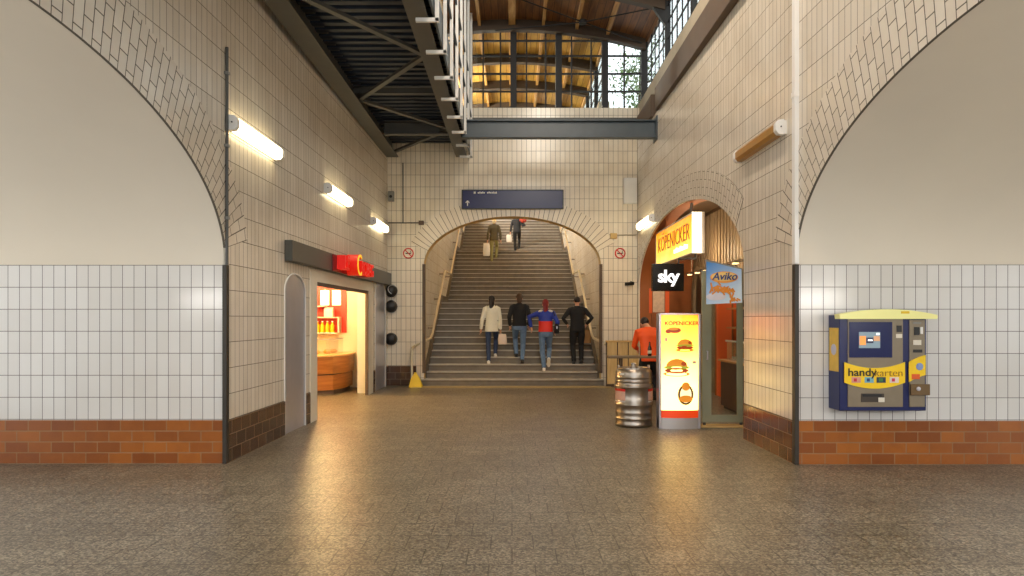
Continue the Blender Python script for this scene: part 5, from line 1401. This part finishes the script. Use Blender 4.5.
# at the stall
p = person((2.74, 13.52, 0), 'person in a bright orange jacket leaning over the standing table at the snack stall', H=1.72, yaw=.25, lf=(-.12, .0, 0), rf=(.12, .1, 0), pelvis=(0, .0, .90), lean=.3, lw=(-.12, .42, 1.0), rw=(.12, .42, 1.0), lpole=(-.6, -.2, -1), rpole=(.6, -.2, -1),
       top=plain('bright_orange_jacket', hexc(240, 86, 16), .6, var=.05), top_hem=.80, trousers=charcoal, shoes=M['black'], hair=hair_dk, bulk=1.3, head_dip=.1)
# ------------------------------------------------------------------ tree outside and ground
bm = NB(); box(bm, 6.6, 60, -20, 90, -.4, -.26); struct('ground', bm, plain('gravel_ground', hexc(120, 112, 96), .9, var=.3))
def tree(x, y, h, r, label):
    t = thing('leafy_tree', label, 'tree', (x, y, -.26))
    rnd = random.Random(int(x*10))
    bm = NB(); tube(bm, [(x, y, -.26), (x + .1, y, h*.35), (x - .1, y + .1, h*.7), (x, y, h*.92)], [.3, .24, .16, .05], 10)
    tips = []
    for i in range(16):
        z = h*(.35 + .55*i/16); a = i*2.4; L = r*(1.05 - .6*i/16)
        e = Vector((x + math.cos(a)*L, y + math.sin(a)*L, z + L*.5)); tube(bm, [(x, y, z), Vector((x, y, z)).lerp(e, .5) + Vector((0, 0, -.1)), e], [.08, .05, .015], 6); tips += [e, Vector((x, y, z)).lerp(e, .6)]
    obj('trunk', bm, plain('bark', hexc(74, 60, 46), .9, var=.3), t)
    bm = NB()
    for e in tips:
        for k in range(90):
            c = e + Vector((rnd.gauss(0, .55), rnd.gauss(0, .55), rnd.gauss(0, .45)))
            a = Vector((rnd.uniform(-1, 1), rnd.uniform(-1, 1), rnd.uniform(-1, 1))).normalized(); b_ = a.orthogonal().normalized()
            s = rnd.uniform(.1, .2)
            v = [bm.verts.new(c + a*s), bm.verts.new(c + b_*s*.45), bm.verts.new(c - a*s), bm.verts.new(c - b_*s*.45)]
            bm.faces.new(v)
    o = obj('foliage', bm, plain('green_leaves', hexc(96, 116, 66), .7, var=.3), t); o['kind'] = 'stuff'
tree(7.7, 41, 19.5, 2.0, 'tall leafy tree outside, seen through the bright pane of the end window')

# ------------------------------------------------------------------ lamps, added lights and daylight
def area(name, loc, rot, sx, sy, watts, col):
    l = bpy.data.lights.new(name, 'AREA'); l.shape = 'RECTANGLE'; l.size = sx; l.size_y = sy; l.energy = watts; l.color = col
    o = bpy.data.objects.new(name, l); link(o); o.location = loc; o.rotation_euler = rot; return o
def point(name, loc, watts, col, r=.08):
    l = bpy.data.lights.new(name, 'POINT'); l.energy = watts; l.color = col; l.shadow_soft_size = r
    o = bpy.data.objects.new(name, l); link(o); o.location = loc; return o
WARM = (1, .78, .48)
# bakery: ceiling lamps
for x in (-4.9, -3.95):
    for y in (12.2, 14.6): point('bakery_ceiling_light', (x, y, 2.45), 120, (1, .68, .30))
# unseen lights added to brighten the snack stall boards
for y in (10.6, 12.6, 14.6): point('stall_fill_light', (3.85, y, 3.0), 34, (1, .72, .42))
# unseen lights added under the hall roof to brighten the stairs
for y in (20.5, 25.5, 30.5): point('hall_fill_light', (-2.75, y, 7.6), 950, (1, .93, .82), .25)
# unseen lights added high in the passage to brighten it
for y in (3.0, 6.5, 10.0): point('passage_fill_light', (1.0, y, 8.35), 330, (1, .9, .76), .25)
# unseen lights added on the near walls to brighten the side passage vaults
for s in (-1, 1):
    X = s*5.2; Y = (LC if s < 0 else RC) - AA
    area('side_passage_fill', (X, Y + .16, 2.0), (math.radians(108), 0, 0), 3.0, .2, 58 if s < 0 else 88, (1, .96, .9))
w = bpy.data.worlds.new('overcast_sky'); S.world = w; w.use_nodes = True
nt = w.node_tree; bg = nt.nodes['Background']
tc = nt.nodes.new('ShaderNodeTexCoord'); nz = nt.nodes.new('ShaderNodeTexNoise'); nz.inputs['Scale'].default_value = 3; nz.inputs['Detail'].default_value = 4
cr = nt.nodes.new('ShaderNodeValToRGB'); cr.color_ramp.elements[0].color = (.78, .85, .93, 1); cr.color_ramp.elements[1].color = (1, 1, 1, 1)
nt.links.new(tc.outputs['Generated'], nz.inputs['Vector']); nt.links.new(nz.outputs['Fac'], cr.inputs['Fac']); nt.links.new(cr.outputs['Color'], bg.inputs['Color'])
bg.inputs['Strength'].default_value = 2.4

# ------------------------------------------------------------------ camera
cd = bpy.data.cameras.new('camera'); cam = bpy.data.objects.new('camera', cd); link(cam)
cam.location = (0, 0, HC); cam.rotation_euler = (PI/2, 0, 0)
cd.sensor_width = 36; cd.lens = 36*F/1024; cd.shift_y = (HY - 288)/1024; cd.clip_start = .05; cd.clip_end = 300
S.camera = cam
S.view_settings.view_transform = 'Standard'; S.view_settings.look = 'None'; S.view_settings.gamma = 1; S.view_settings.use_curve_mapping = False
S.view_settings.exposure = 0.0
S.cycles.max_bounces = 8; S.cycles.diffuse_bounces = 4; S.cycles.glossy_bounces = 3; S.cycles.transparent_max_bounces = 12; S.cycles.transmission_bounces = 4
S.cycles.caustics_reflective = False; S.cycles.caustics_refractive = False
S.cycles.sample_clamp_indirect = 6
S.cycles.use_denoising = True
for o in bpy.data.objects:
    if '_base' in o: del o['_base']
